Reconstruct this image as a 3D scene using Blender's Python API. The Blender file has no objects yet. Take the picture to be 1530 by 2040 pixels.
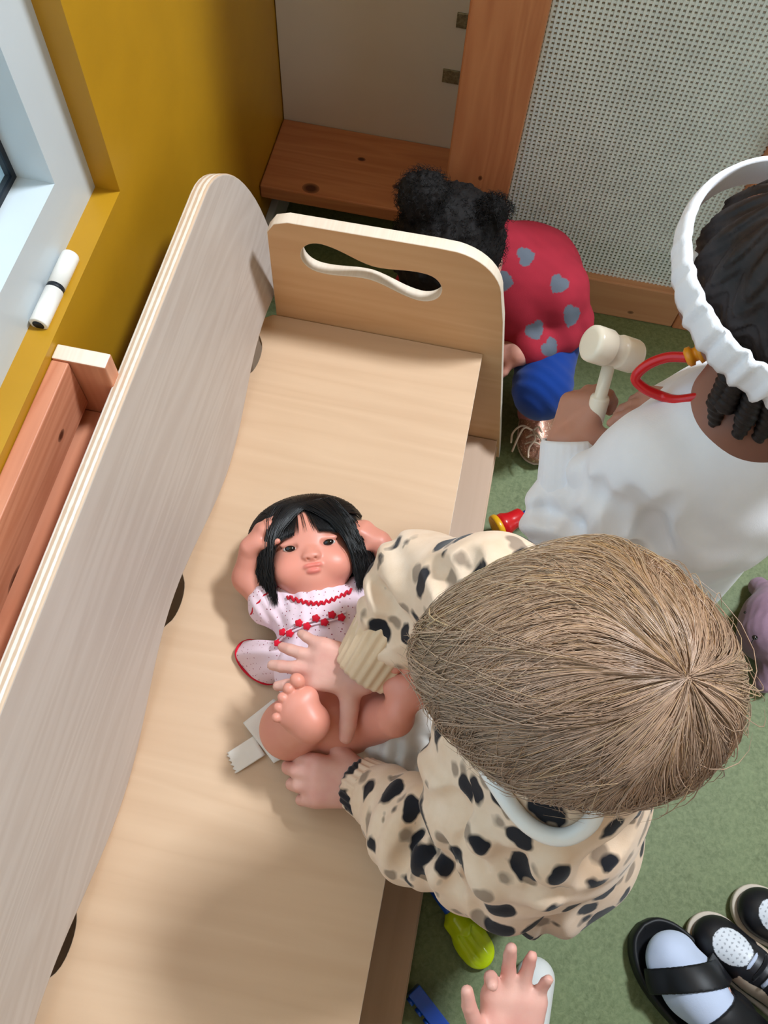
import bpy, bmesh, math, random
import numpy as np
from mathutils import Vector, Matrix, Quaternion

C = bpy.context.scene.collection
S = bpy.context.scene
random.seed(7)
RNG = np.random.default_rng(11)

# ------------------------------------------------------------------ camera
CAM_H = 1.28
RX = ((0.979421, -0.195980, 0.048223), (0.197691, 0.883457, -0.424761), (0.040642, 0.425554, 0.904020))
cam_d = bpy.data.cameras.new('camera')
cam_d.sensor_fit = 'VERTICAL'; cam_d.sensor_height = 36.0
cam_d.lens = 1700.8 / 2040 * 36
cam_d.clip_start = 0.02; cam_d.clip_end = 100
cam = bpy.data.objects.new('camera', cam_d); C.objects.link(cam)
mw = Matrix(RX).to_4x4(); mw.translation = (0, 0, CAM_H)
cam.matrix_world = mw
S.camera = cam

# ------------------------------------------------------------------ light
S.view_settings.view_transform = 'Standard'
S.view_settings.look = 'None'
S.view_settings.gamma = 1.0
S.view_settings.use_curve_mapping = False
S.view_settings.exposure = 0.15

w = bpy.data.worlds.new('world'); S.world = w; w.use_nodes = True
wn = w.node_tree.nodes; wl = w.node_tree.links
wb = wn['Background']
wtc = wn.new('ShaderNodeTexCoord'); wsep = wn.new('ShaderNodeSeparateXYZ'); wr = wn.new('ShaderNodeValToRGB')
wl.new(wtc.outputs['Generated'], wsep.inputs[0]); wl.new(wsep.outputs['Z'], wr.inputs[0])
wr.color_ramp.elements[0].position = 0.0; wr.color_ramp.elements[0].color = (0.38, 0.55, 0.68, 1)
wr.color_ramp.elements[1].position = 0.35; wr.color_ramp.elements[1].color = (0.62, 0.78, 0.95, 1)
wl.new(wr.outputs[0], wb.inputs[0]); wb.inputs[1].default_value = 0.75


def area(name, loc, target, sx, sy, power, col):
    l = bpy.data.lights.new(name, 'AREA'); l.shape = 'RECTANGLE'; l.size = sx; l.size_y = sy
    l.energy = power; l.color = col
    o = bpy.data.objects.new(name, l); C.objects.link(o); o.location = loc
    o.rotation_euler = (Vector(target) - Vector(loc)).to_track_quat('-Z', 'Y').to_euler()
    return o


area('skylight', (1.08, 1.30, 3.28), (0.1, 0.30, 0.3), 0.50, 0.50, 178, (0.82, 0.91, 1.0))
area('window_daylight_right', (3.1, -1.0, 1.20), (0.2, 0.1, 0.4), 2.0, 1.0, 22, (0.86, 0.94, 1.0))
area('window_daylight_left', (-0.62, 0.0, 1.25), (0.4, 0.0, 0.3), 1.4, 1.3, 4.5, (0.84, 0.93, 1.0))

# ------------------------------------------------------------------ object helpers


def tag(o, label=None, cat=None, group=None, kind=None):
    if label: o['label'] = label
    if cat: o['category'] = cat
    if group: o['group'] = group
    if kind: o['kind'] = kind
    return o


def empty(name, loc=(0, 0, 0), label=None, cat=None, group=None, kind=None):
    o = bpy.data.objects.new(name, None); C.objects.link(o); o.location = loc
    o.empty_display_size = 0.05
    return tag(o, label, cat, group, kind)


def link(name, me, m, parent=None, smooth=False):
    o = bpy.data.objects.new(name, me); C.objects.link(o)
    ms = m if isinstance(m, (list, tuple)) else [m]
    for k in ms: me.materials.append(k)
    if smooth and len(me.polygons): me.polygons.foreach_set('use_smooth', [True] * len(me.polygons))
    if parent is not None:
        o.parent = parent
        pw = parent.matrix_world if parent.parent is None else None
        base = Matrix.Translation(parent.location) if pw is not None else (Matrix.Translation(parent.parent.location) if parent.type == 'EMPTY' else None)
        par = Matrix.Identity(4); q = parent
        chain = []
        while q is not None: chain.append(q); q = q.parent
        for q in reversed(chain): par = par @ q.matrix_parent_inverse @ q.matrix_basis
        o.matrix_parent_inverse = par.inverted()
    return o


def mesh(name, v, f, m, parent=None, smooth=False):
    me = bpy.data.meshes.new(name)
    me.from_pydata([tuple(map(float, p)) for p in v], [], [tuple(map(int, q)) for q in f])
    me.update()
    return link(name, me, m, parent, smooth)


def bm_obj(name, bm, m, parent=None, smooth=False):
    me = bpy.data.meshes.new(name); bm.normal_update(); bm.to_mesh(me); bm.free()
    return link(name, me, m, parent, smooth)


def box_bm(lo, hi, bev=0.0, bm=None, seg=2):
    t = bmesh.new()
    bmesh.ops.create_cube(t, size=1.0)
    for v in t.verts:
        v.co = Vector([(lo[i] + hi[i]) / 2 + v.co[i] * (hi[i] - lo[i]) for i in range(3)])
    if bev > 0:
        bmesh.ops.bevel(t, geom=t.edges[:], offset=bev, segments=seg, affect='EDGES', profile=0.5)
    if bm is None: return t
    me = bpy.data.meshes.new('tmp'); t.to_mesh(me); t.free(); bm.from_mesh(me); bpy.data.meshes.remove(me)
    return bm


def box(name, lo, hi, m, parent=None, bev=0.002):
    return bm_obj(name, box_bm(lo, hi, bev), m, parent)


def tube_mesh(pts, rad, n=10, cap=True):
    """round tube through pts, radius a number or a list"""
    pts = [Vector(p) for p in pts]; k = len(pts)
    rr = rad if isinstance(rad, (list, tuple, np.ndarray)) else [rad] * k
    V = []; F = []
    up = None
    for i, p in enumerate(pts):
        t = (pts[min(i + 1, k - 1)] - pts[max(i - 1, 0)]).normalized()
        if up is None:
            up = t.orthogonal().normalized()
        up = (up - t * up.dot(t)).normalized(); s = t.cross(up)
        for j in range(n):
            a = 2 * math.pi * j / n
            V.append(p + (up * math.cos(a) + s * math.sin(a)) * rr[i])
    for i in range(k - 1):
        for j in range(n):
            F.append((i * n + j, i * n + (j + 1) % n, (i + 1) * n + (j + 1) % n, (i + 1) * n + j))
    if cap:
        F.append(tuple(range(n - 1, -1, -1))); F.append(tuple(range((k - 1) * n, k * n)))
    return V, F


def tube(name, pts, rad, m, parent=None, n=10, cap=True):
    v, f = tube_mesh(pts, rad, n, cap)
    return mesh(name, v, f, m, parent, True)


def spline(pts, n=24):
    """Catmull-Rom through pts"""
    P = [np.array(p, float) for p in pts]
    P = [2 * P[0] - P[1]] + P + [2 * P[-1] - P[-2]]
    out = []; segs = len(P) - 3
    for i in range(n + 1):
        u = i / n * segs; s = min(int(u), segs - 1); t = u - s
        a, b, c, d = P[s:s + 4]
        out.append(0.5 * ((2 * b) + (-a + c) * t + (2 * a - 5 * b + 4 * c - d) * t * t + (-a + 3 * b - 3 * c + d) * t ** 3))
    return out


def curve_board(loops, thick, bev=0.0):
    """flat board from 2D loops (first outer, others holes), thickness along local z centred; returns mesh"""
    cu = bpy.data.curves.new('tmp', 'CURVE'); cu.dimensions = '2D'; cu.fill_mode = 'BOTH'
    cu.extrude = thick / 2 - bev; cu.bevel_depth = bev; cu.bevel_resolution = 2
    for lp in loops:
        s = cu.splines.new('POLY'); s.points.add(len(lp) - 1); s.use_cyclic_u = True
        for p, q in zip(s.points, lp): p.co = (q[0], q[1], 0, 1)
    if bev: cu.offset = -bev
    o = bpy.data.objects.new('tmp', cu); C.objects.link(o)
    bpy.context.view_layer.update()
    me = bpy.data.meshes.new_from_object(o.evaluated_get(bpy.context.evaluated_depsgraph_get()))
    bpy.data.objects.remove(o); bpy.data.curves.remove(cu)
    me.materials.clear()
    return me

# ------------------------------------------------------------------ signed-distance modelling (organic shapes)


def V3(*a): return np.array(a, float)


class Sdf:
    """rounded cones and ellipsoids blended smoothly; build() turns the zero set into one mesh"""

    def __init__(s): s.p = []; s.post = []; s.lo = V3(9, 9, 9); s.hi = -s.lo

    def grow(s, a, r): s.lo = np.minimum(s.lo, np.array(a) - r); s.hi = np.maximum(s.hi, np.array(a) + r)

    def cone(s, a, b, r1, r2, k=0.01, sub=False):
        a = V3(*a); b = V3(*b)
        if not sub: s.grow(a, r1); s.grow(b, r2)
        s.p.append(('c', a, b, r1, r2, k, sub)); return s

    def chain(s, pts, rr, k=0.01):
        for i in range(len(pts) - 1): s.cone(pts[i], pts[i + 1], rr[i], rr[i + 1], k)
        return s

    def ell(s, c, r, k=0.01, rot=None, sub=False):
        c = V3(*c); r = V3(*r)
        if not sub: s.grow(c, max(r))
        s.p.append(('e', c, r, None if rot is None else np.array(rot, float), 0, k, sub)); return s

    def ev(s, P, near=None):
        d = None
        if near is not None: lo = P.min(0) - near; hi = P.max(0) + near
        for q in s.p:
            if near is not None:
                m = q[5] + (max(q[3], q[4]) if q[0] == 'c' else max(q[2]))
                a, b = (np.minimum(q[1], q[2]), np.maximum(q[1], q[2])) if q[0] == 'c' else (q[1], q[1])
                if (a - m > hi).any() or (b + m < lo).any(): continue
            if q[0] == 'c':
                _, a, b, r1, r2, k, sub = q
                ba = b - a; pa = P - a
                t = np.clip(pa @ ba / max(ba @ ba, 1e-12), 0, 1)
                e = np.linalg.norm(pa - t[:, None] * ba, axis=1) - (r1 + (r2 - r1) * t)
            else:
                _, c, r, R, _, k, sub = q
                pl = P - c
                if R is not None: pl = pl @ R
                k0 = np.linalg.norm(pl / r, axis=1); k1 = np.linalg.norm(pl / r ** 2, axis=1)
                e = k0 * (k0 - 1) / np.maximum(k1, 1e-9)
            if d is None: d = e if not sub else np.maximum(1.0, -e); continue
            if sub:
                h = np.maximum(k - np.abs(-d - e), 0) / k
                d = -(np.minimum(-d, e) - h * h * k / 4)
            else:
                h = np.maximum(k - np.abs(d - e), 0) / k
                d = np.minimum(d, e) - h * h * k / 4
        if d is None: d = np.full(len(P), 1.0)
        for fn in s.post: d = fn(P, d)
        return d

    def build(s, h, margin=0.012):
        B = 8
        lo = s.lo - margin; n = np.ceil((s.hi + margin - lo) / h / B).astype(int) + 1
        g = [lo[i] + (np.arange(n[i]) * B + (B - 1) / 2) * h for i in range(3)]
        X = np.stack(np.meshgrid(*g, indexing='ij'), -1).reshape(-1, 3)
        dc = s.ev(X)
        keep = np.abs(dc) < B * h * 0.87 * 1.45 + 0.004
        N = n * B
        F = np.repeat(np.repeat(np.repeat(np.where(dc > 0, 1.0, -1.0).reshape(n), B, 0), B, 1), B, 2).astype(np.float32)
        ids = np.nonzero(keep)[0]
        bi = np.stack(np.unravel_index(ids, n), -1)
        off = np.stack(np.meshgrid(*[np.arange(B)] * 3, indexing='ij'), -1).reshape(-1, 3)
        for c0 in range(0, len(ids), 48):
            b = bi[c0:c0 + 48]
            idx = (b[:, None, :] * B + off[None]).reshape(-1, 3)
            F[idx[:, 0], idx[:, 1], idx[:, 2]] = s.ev(lo + idx * h, 0.02 + 8 * h)
        return surface_nets(F, lo, h)


def surface_nets(F, lo, h):
    I = F < 0
    a = I[:-1] != I[1:]; b = I[:, :-1] != I[:, 1:]; c = I[:, :, :-1] != I[:, :, 1:]
    act = np.zeros(tuple(np.array(F.shape) - 1), bool)
    for y in (0, 1):
        for z in (0, 1):
            act |= a[:, y:a.shape[1] - 1 + y, z:a.shape[2] - 1 + z]
            act |= b[y:b.shape[0] - 1 + y, :, z:b.shape[2] - 1 + z]
            act |= c[y:c.shape[0] - 1 + y, z:c.shape[1] - 1 + z, :]
    ci = np.stack(np.nonzero(act), -1)
    vid = np.full(act.shape, -1, np.int32); vid[ci[:, 0], ci[:, 1], ci[:, 2]] = np.arange(len(ci))
    cor = [(i, j, k) for i in (0, 1) for j in (0, 1) for k in (0, 1)]
    val = np.stack([F[ci[:, 0] + i, ci[:, 1] + j, ci[:, 2] + k] for i, j, k in cor], 1)
    acc = np.zeros((len(ci), 3)); cnt = np.zeros(len(ci))
    for p in range(8):
        for q in range(p + 1, 8):
            dv = np.abs(np.array(cor[p]) - np.array(cor[q]))
            if dv.sum() != 1: continue
            A = val[:, p]; Bv = val[:, q]
            m = (A < 0) != (Bv < 0)
            t = np.where(m, A / np.where(m, A - Bv, 1), 0)
            acc += m[:, None] * (np.array(cor[p]) + t[:, None] * (np.array(cor[q]) - np.array(cor[p])))
            cnt += m
    V = lo + (ci + acc / cnt[:, None]) * h
    Q = []
    for ax, E in ((0, a), (1, b), (2, c)):
        u, v = [(1, 2), (2, 0), (0, 1)][ax]
        e = np.stack(np.nonzero(E), -1)
        e = e[(e[:, u] > 0) & (e[:, v] > 0) & (e[:, u] < F.shape[u] - 1) & (e[:, v] < F.shape[v] - 1)]
        du = np.zeros(3, int); du[u] = 1; dv = np.zeros(3, int); dv[v] = 1
        g = lambda o: vid[tuple((e - o).T)]
        q = np.stack([g(du + dv), g(dv), g(du * 0), g(du)], 1)
        ins = I[tuple(e.T)]
        q = np.where(ins[:, None], q, q[:, ::-1])
        Q.append(q)
    Q = np.concatenate(Q); Q = Q[(Q >= 0).all(1)]
    return V, Q


def fast_mesh(name, V, Q, m, parent=None, col=None, smooth=True):
    me = bpy.data.meshes.new(name)
    n = len(Q); k = Q.shape[1]
    me.vertices.add(len(V)); me.vertices.foreach_set('co', np.asarray(V, np.float32).ravel())
    me.loops.add(n * k); me.loops.foreach_set('vertex_index', np.asarray(Q, np.int32).ravel())
    me.polygons.add(n); me.polygons.foreach_set('loop_start', np.arange(0, n * k, k, dtype=np.int32))
    try: me.polygons.foreach_set('loop_total', np.full(n, k, np.int32))
    except Exception: pass
    me.update(calc_edges=True); me.validate()
    if col is not None:
        at = me.color_attributes.new('tone', 'FLOAT_COLOR', 'POINT')
        at.data.foreach_set('color', np.concatenate([col, np.ones((len(col), 1))], 1).astype(np.float32).ravel())
    return link(name, me, m, parent, smooth)


def sdf_obj(name, s, h, m, parent=None, colfn=None, margin=0.012, smooth_it=0):
    V, Q = s.build(h, margin)
    return fast_mesh(name, V, Q, m, parent, None if colfn is None else colfn(V))


def vnoise(P, sc, seed=0):
    """smooth pseudo-random field from a few sines"""
    r = np.random.default_rng(seed); o = np.zeros(len(P))
    for i in range(6):
        k = r.normal(size=3); k /= np.linalg.norm(k)
        o += np.sin(P @ k * sc * (0.7 + 0.6 * r.random()) + r.random() * 6.28)
    return o / 6

# ------------------------------------------------------------------ materials


def srgb(r, g, b):
    f = lambda c: (c / 255 / 12.92) if c / 255 <= 0.04045 else ((c / 255 + 0.055) / 1.055) ** 2.4
    return (f(r), f(g), f(b), 1)


class Nt:
    def __init__(s, name):
        s.m = bpy.data.materials.new(name); s.m.use_nodes = True
        s.t = s.m.node_tree; s.N = s.t.nodes; s.b = s.N['Principled BSDF']

    def n(s, ty, **kw):
        o = s.N.new('ShaderNode' + ty)
        for k, v in kw.items():
            if hasattr(o, k) and not k.startswith('i_'): setattr(o, k, v)
        return o

    def set(s, node, key, v):
        if hasattr(v, 'is_output') or isinstance(v, bpy.types.NodeSocket): s.t.links.new(v, node.inputs[key])
        else: node.inputs[key].default_value = v

    def coord(s, which='Object', scale=(1, 1, 1), loc=(0, 0, 0), rot=(0, 0, 0)):
        tc = s.n('TexCoord'); mp = s.n('Mapping')
        s.t.links.new(tc.outputs[which], mp.inputs[0])
        mp.inputs['Scale'].default_value = scale; mp.inputs['Location'].default_value = loc; mp.inputs['Rotation'].default_value = rot
        return mp.outputs[0]

    def noise(s, vec, scale, detail=3, rough=0.5, dist=0.0):
        o = s.n('TexNoise'); s.t.links.new(vec, o.inputs['Vector'])
        o.inputs['Scale'].default_value = scale; o.inputs['Detail'].default_value = detail
        o.inputs['Roughness'].default_value = rough; o.inputs['Distortion'].default_value = dist
        return o

    def ramp(s, fac, stops, interp='LINEAR'):
        o = s.n('ValToRGB'); s.t.links.new(fac, o.inputs[0]); cr = o.color_ramp; cr.interpolation = interp
        while len(cr.elements) < len(stops): cr.elements.new(0.5)
        for e, (p, c) in zip(cr.elements, stops):
            e.position = p; e.color = c if len(c) == 4 else (*c, 1)
        return o.outputs[0]

    def mix(s, fac, a, b, mode='MIX'):
        o = s.n('Mix'); o.data_type = 'RGBA'; o.blend_type = mode
        for sock, v in ((o.inputs[0], fac), (o.inputs[6], a), (o.inputs[7], b)):
            if isinstance(v, bpy.types.NodeSocket): s.t.links.new(v, sock)
            else: sock.default_value = v
        return o.outputs[2]

    def math(s, op, a, b=0.0, clamp=False):
        o = s.n('Math'); o.operation = op; o.use_clamp = clamp
        for sock, v in ((o.inputs[0], a), (o.inputs[1], b)):
            if isinstance(v, bpy.types.NodeSocket): s.t.links.new(v, sock)
            else: sock.default_value = v
        return o.outputs[0]

    def bump(s, h, strength=0.2, dist=0.001):
        o = s.n('Bump'); s.t.links.new(h, o.inputs['Height'])
        o.inputs['Strength'].default_value = strength; o.inputs['Distance'].default_value = dist
        s.t.links.new(o.outputs[0], s.b.inputs['Normal'])

    def base(s, c):
        if isinstance(c, bpy.types.NodeSocket): s.t.links.new(c, s.b.inputs['Base Color'])
        else: s.b.inputs['Base Color'].default_value = c

    def fin(s, rough=0.5, spec=0.5, **kw):
        s.b.inputs['Roughness'].default_value = rough; s.b.inputs['Specular IOR Level'].default_value = spec
        for k, v in kw.items(): s.b.inputs[k].default_value = v
        return s.m


def plain(name, c, rough=0.5, spec=0.5, var=0.06, sc=30, bump=0.0, **kw):
    t = Nt(name); v = t.coord(); nz = t.noise(v, sc, 4)
    a = tuple(max(0, x * (1 - var)) for x in c[:3]) + (1,); b = tuple(min(1, x * (1 + var)) for x in c[:3]) + (1,)
    t.base(t.ramp(nz.outputs[0], [(0.3, a), (0.7, b)]))
    if bump: t.bump(nz.outputs[0], bump, 0.001)
    return t.fin(rough, spec, **kw)


def wood(name, light, dark, axis=1, ring=22, fine=160, rough=0.42, amt=0.5, knots=None, seed=0.0, warp=0.35, spec=0.45):
    """long grain along one object axis, soft cathedral figure, optional knots"""
    t = Nt(name)
    sc = [1, 1, 1]; sc[axis] = 0.07
    v = t.coord('Object', tuple(sc), (seed, seed * 1.7, seed * 0.6))
    n1 = t.noise(v, ring, 3, 0.55, warp); n2 = t.noise(v, fine, 2, 0.6)
    w1 = t.math('MULTIPLY', n1.outputs[0], 9.0); w1 = t.math('FRACT', w1)
    w1 = t.math('SUBTRACT', w1, 0.5); w1 = t.math('ABSOLUTE', w1)          # 0..0.5 rings
    f = t.math('MULTIPLY', w1, 1.3 * amt); f2 = t.math('MULTIPLY', n2.outputs[0], 0.55 * amt)
    f = t.math('ADD', f, f2, True)
    col = t.ramp(f, [(0.05, light), (0.95, dark)])
    big = t.noise(t.coord('Object', (1, 1, 1), (seed, 0, 0)), 5, 2)
    col = t.mix(t.math('MULTIPLY', big.outputs[0], 0.25), col, dark)
    if knots:
        for (k, rad, ell) in knots:
            sc2 = [1 / rad] * 3; sc2[axis] = 1 / (rad * ell)
            mp = t.coord('Object', tuple(sc2), tuple(-k[i] * sc2[i] for i in range(3)))
            ln = t.n('VectorMath'); ln.operation = 'LENGTH'; t.t.links.new(mp, ln.inputs[0])
            kf = t.ramp(ln.outputs['Value'], [(0.5, (1, 1, 1)), (1.0, (0.45, 0.45, 0.45)), (2.2, (0, 0, 0))])
            col = t.mix(kf, col, (dark[0] * 0.18, dark[1] * 0.14, dark[2] * 0.12, 1))
    t.base(col); t.bump(f, 0.06, 0.0006)
    return t.fin(rough, spec)


def ply_edge(name, axis, light, dark, pitch=0.0035):
    """the stacked veneers seen on a board's cut edge, across local axis"""
    t = Nt(name); v = t.coord(); sep = t.n('SeparateXYZ'); t.t.links.new(v, sep.inputs[0])
    x = sep.outputs[axis]
    x = t.math('MULTIPLY', x, 1 / (2 * pitch)); x = t.math('ADD', x, 100.25); x = t.math('FRACT', x)
    x = t.math('SUBTRACT', x, 0.5); x = t.math('ABSOLUTE', x)
    nz = t.noise(t.coord('Object', (25, 25, 25)), 3, 2)
    x = t.math('ADD', x, t.math('MULTIPLY', t.math('SUBTRACT', nz.outputs[0], 0.5), 0.25))
    t.base(t.ramp(x, [(0.2, dark), (0.3, light)]))
    return t.fin(0.55, 0.4)


M = {}
M['birch_back'] = wood('birch_back', srgb(204, 192, 182), srgb(170, 150, 136), 0, 16, 130, 0.4, 0.42, seed=3.1, warp=0.6)
M['birch_seat'] = wood('birch_seat', srgb(218, 186, 154), srgb(190, 152, 118), 0, 9, 140, 0.32, 0.35, seed=1.3)
M['birch_end'] = wood('birch_end', srgb(222, 180, 134), srgb(196, 142, 94), 0, 10, 140, 0.38, 0.4, seed=5.0)
M['birch_front'] = wood('birch_front', srgb(205, 175, 150), srgb(180, 146, 118), 1, 10, 140, 0.45, 0.35, seed=7.0)
M['edge_x'] = ply_edge('ply_edge_cross', 2, srgb(240, 232, 220), srgb(212, 184, 156))
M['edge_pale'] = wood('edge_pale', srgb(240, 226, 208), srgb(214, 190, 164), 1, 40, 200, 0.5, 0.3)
M['yellow'] = plain('yellow_paint', srgb(186, 138, 26), 0.42, 0.4, 0.05, 14, 0.05)
M['white_paint'] = plain('white_frame_paint', srgb(204, 212, 216), 0.35, 0.5, 0.02, 8)
M['white_panel'] = plain('white_panel_board', srgb(214, 205, 192), 0.5, 0.4, 0.03, 4)
M['gasket'] = plain('black_gasket', srgb(18, 24, 34), 0.5, 0.4)
M['pine_shelf'] = wood('pine_shelf', srgb(205, 142, 98), srgb(168, 98, 62), 0, 14, 120, 0.5, 0.6, seed=2.2,
                       knots=[((-0.238, 1.205, 0.16), 0.005, 1.5), ((-0.165, 1.155, 0.16), 0.006, 1.2), ((-0.31, 1.115, 0.16), 0.012, 1.3)])
M['pine_post'] = wood('pine_post', srgb(206, 142, 96), srgb(170, 100, 62), 2, 14, 120, 0.5, 0.6, seed=4.4,
                      knots=[((-0.02, 1.09, 0.27), 0.004, 1.5), ((-0.045, 1.09, 0.17), 0.004, 1.5)])
M['pine_rail'] = wood('pine_rail', srgb(200, 150, 108), srgb(172, 112, 74), 0, 12, 120, 0.5, 0.5, seed=6.4,
                      knots=[((0.30, 1.09, 0.02), 0.006, 1.3)])
M['pine_box'] = wood('pine_box', srgb(222, 152, 118), srgb(186, 108, 74), 1, 18, 110, 0.5, 0.7, seed=8.2,
                     knots=[((-0.38, 0.375, 0.51), 0.005, 1.6), ((-0.38, 0.225, 0.48), 0.010, 1.8), ((-0.38, 0.12, 0.47), 0.009, 1.6)])
M['pine_end'] = wood('pine_end', srgb(226, 160, 124), srgb(190, 116, 82), 2, 18, 110, 0.5, 0.7, seed=9.2)
M['mesh_white'] = plain('white_mesh_strand', srgb(222, 230, 224), 0.6, 0.3)
M['metal_tab'] = plain('grey_metal_tab', srgb(150, 145, 120), 0.4, 0.6, 0.35, 300, Metallic=0.6)
M['cream_wall'] = plain('cream_wall_paint', srgb(225, 215, 195), 0.6, 0.3)


def glass_mat():
    t = Nt('window_glass'); N = t.N; t.N.remove(t.b)
    tr_ = N.new('ShaderNodeBsdfTransparent'); tr_.inputs[0].default_value = (0.86, 0.95, 0.97, 1)
    gl = N.new('ShaderNodeBsdfGlossy'); gl.inputs['Roughness'].default_value = 0.02
    fr_n = N.new('ShaderNodeLayerWeight'); fr_p = t.math('MULTIPLY_ADD', t.math('POWER', fr_n.outputs['Facing'], 5.0), 0.9); fr_p.node.inputs[2].default_value = 0.04; mx = N.new('ShaderNodeMixShader')
    t.t.links.new(fr_p, mx.inputs[0]); t.t.links.new(tr_.outputs[0], mx.inputs[1]); t.t.links.new(gl.outputs[0], mx.inputs[2])
    t.t.links.new(mx.outputs[0], N['Material Output'].inputs[0])
    return t.m


M['glass'] = glass_mat()


def lino():
    t = Nt('green_marbled_linoleum'); v = t.coord()
    n1 = t.noise(v, 22, 5, 0.65, 0.6); n2 = t.noise(v, 140, 4, 0.7, 0.4); n3 = t.noise(v, 420, 2, 0.6)
    c = t.ramp(n1.outputs[0], [(0.3, srgb(86, 98, 62)), (0.7, srgb(104, 118, 79))])
    c = t.mix(t.ramp(n2.outputs[0], [(0.35, (0, 0, 0)), (0.7, (1, 1, 1))]), c, srgb(122, 134, 94))
    c = t.mix(t.ramp(n3.outputs[0], [(0.66, (0, 0, 0)), (0.74, (0.6, 0.6, 0.6))]), c, srgb(68, 72, 42))
    t.base(c); t.bump(n2.outputs[0], 0.08, 0.0008)
    return t.fin(0.55, 0.35)


M['floor'] = lino()

# ------------------------------------------------------------------ setting
XW = -0.40          # face of the yellow wall
st = lambda o: tag(o, kind='structure')
st(box('floor', (-0.6, -2.2, -0.1), (3.3, 2.8, 0.0), M['floor'], None, 0))
st(box('ceiling', (-0.6, -2.2, 3.3), (3.3, 2.8, 3.4), M['cream_wall'], None, 0))
st(box('wall_back', (-0.6, -2.3, 0), (3.3, -2.2, 3.3), M['cream_wall'], None, 0))
st(box('wall_far', (-0.6, 2.8, 0), (3.3, 2.9, 3.3), M['cream_wall'], None, 0))
# right wall with a wide window opening
bm = box_bm((3.2, -2.2, 0), (3.3, 2.8, 0.85)); box_bm((3.2, -2.2, 2.4), (3.3, 2.8, 3.3), 0, bm)
box_bm((3.2, -2.2, 0.85), (3.3, -1.95, 2.4), 0, bm); box_bm((3.2, 0.3, 0.85), (3.3, 2.8, 2.4), 0, bm)
st(bm_obj('wall_right', bm, M['cream_wall']))
# yellow wall with the window opening y -1.0..0.655, z 0.569..2.0
SZ, SY, TZ, NY = 0.567, 0.655, 2.0, -1.0
bm = box_bm((-0.502, -2.2, 0), (XW, 2.8, SZ)); box_bm((-0.502, SY, SZ), (XW, 2.8, 3.3), 0, bm)
box_bm((-0.502, -2.2, SZ), (XW, NY, 3.3), 0, bm); box_bm((-0.502, NY, TZ), (XW, SY, 3.3), 0, bm)
st(bm_obj('wall_left', bm, M['yellow']))
st(box('baseboard_left', (XW, 0.9, 0), (XW + 0.014, 1.272, 0.07), M['white_paint'], None, 0.002))


# window: outer frame, sash with a step, gasket, pane, hinge
def frame_mesh(x0, x1, y0, y1, z0, z1, wd):
    bm = box_bm((x0, y0, z0), (x1, y1, z0 + wd)); box_bm((x0, y0, z1 - wd), (x1, y1, z1), 0, bm)
    box_bm((x0, y0, z0 + wd), (x1, y0 + wd, z1 - wd), 0, bm); box_bm((x0, y1 - wd, z0 + wd), (x1, y1, z1 - wd), 0, bm)
    return bm


win = st(empty('window_1', (-0.44, -0.17, SZ)))
bm_obj('window_frame', frame_mesh(-0.50, -0.4285, NY, SY, SZ, TZ, 0.036), M['white_paint'], win)
bm_obj('window_sash', frame_mesh(-0.50, -0.4275, NY + 0.0362, SY - 0.0362, SZ + 0.0362, TZ - 0.0362, 0.032), M['white_paint'], win)
bm_obj('gasket', frame_mesh(-0.4745, -0.4668, NY + 0.0685, SY - 0.0685, SZ + 0.0685, TZ - 0.0685, 0.0065), M['gasket'], win)
box('pane', (-0.472, NY + 0.0748, SZ + 0.0748), (-0.468, SY - 0.0748, TZ - 0.0748), M['glass'], win, 0)

# ------------------------------------------------------------------ pine frame with mesh and alcove at the far end
fr = tag(empty('pine_partition', (0.15, 1.12, 0)), 'knotty pine partition with white mesh panel and low alcove plank at the far end', 'partition')
box('post', (-0.075, 1.092, 0), (0.03, 1.13, 1.199), M['pine_post'], fr, 0.003)
box('post', (0.383, 1.092, 0), (0.49, 1.13, 1.199), M['pine_post'], fr, 0.003)
box('bottom_rail', (0.0302, 1.094, 0), (0.3828, 1.128, 0.088), M['pine_rail'], fr, 0.003)
box('alcove_plank', (-0.399, 1.100, 0.132), (-0.076, 1.2715, 0.160), M['pine_shelf'], fr, 0.003)
bm = bmesh.new(); pt = 0.00735
for i in range(48):
    x = 0.0335 + i * pt; box_bm((x - 0.0017, 1.108, 0.088), (x + 0.0017, 1.1096, 0.80), 0, bm)
for i in range(97):
    z_ = 0.0905 + i * pt; box_bm((0.0302, 1.1090, z_ - 0.0019), (0.3828, 1.1106, z_ + 0.0019), 0, bm)
box('loft_shade_deck', (-0.399, 1.085, 1.20), (1.60, 2.2, 1.24), M['pine_rail'], fr, 0.003)  # unseen deck, added to keep overhead light off the far end
box('back_panel', (-0.3985, 1.2722, 0.0), (1.60, 1.29, 1.1995), M['white_panel'], fr, 0.001)
mp_ = bm_obj('mesh_panel', bm, M['mesh_white'], fr); tag(mp_, kind='stuff')
for (x0, z0) in ((-0.116, 0.293), (-0.104, 0.393)):
    b = box('metal_tab', (x0, 1.2685, z0), (x0 + 0.028, 1.2718, z0 + 0.024), M['metal_tab'], fr, 0.0005)

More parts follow.
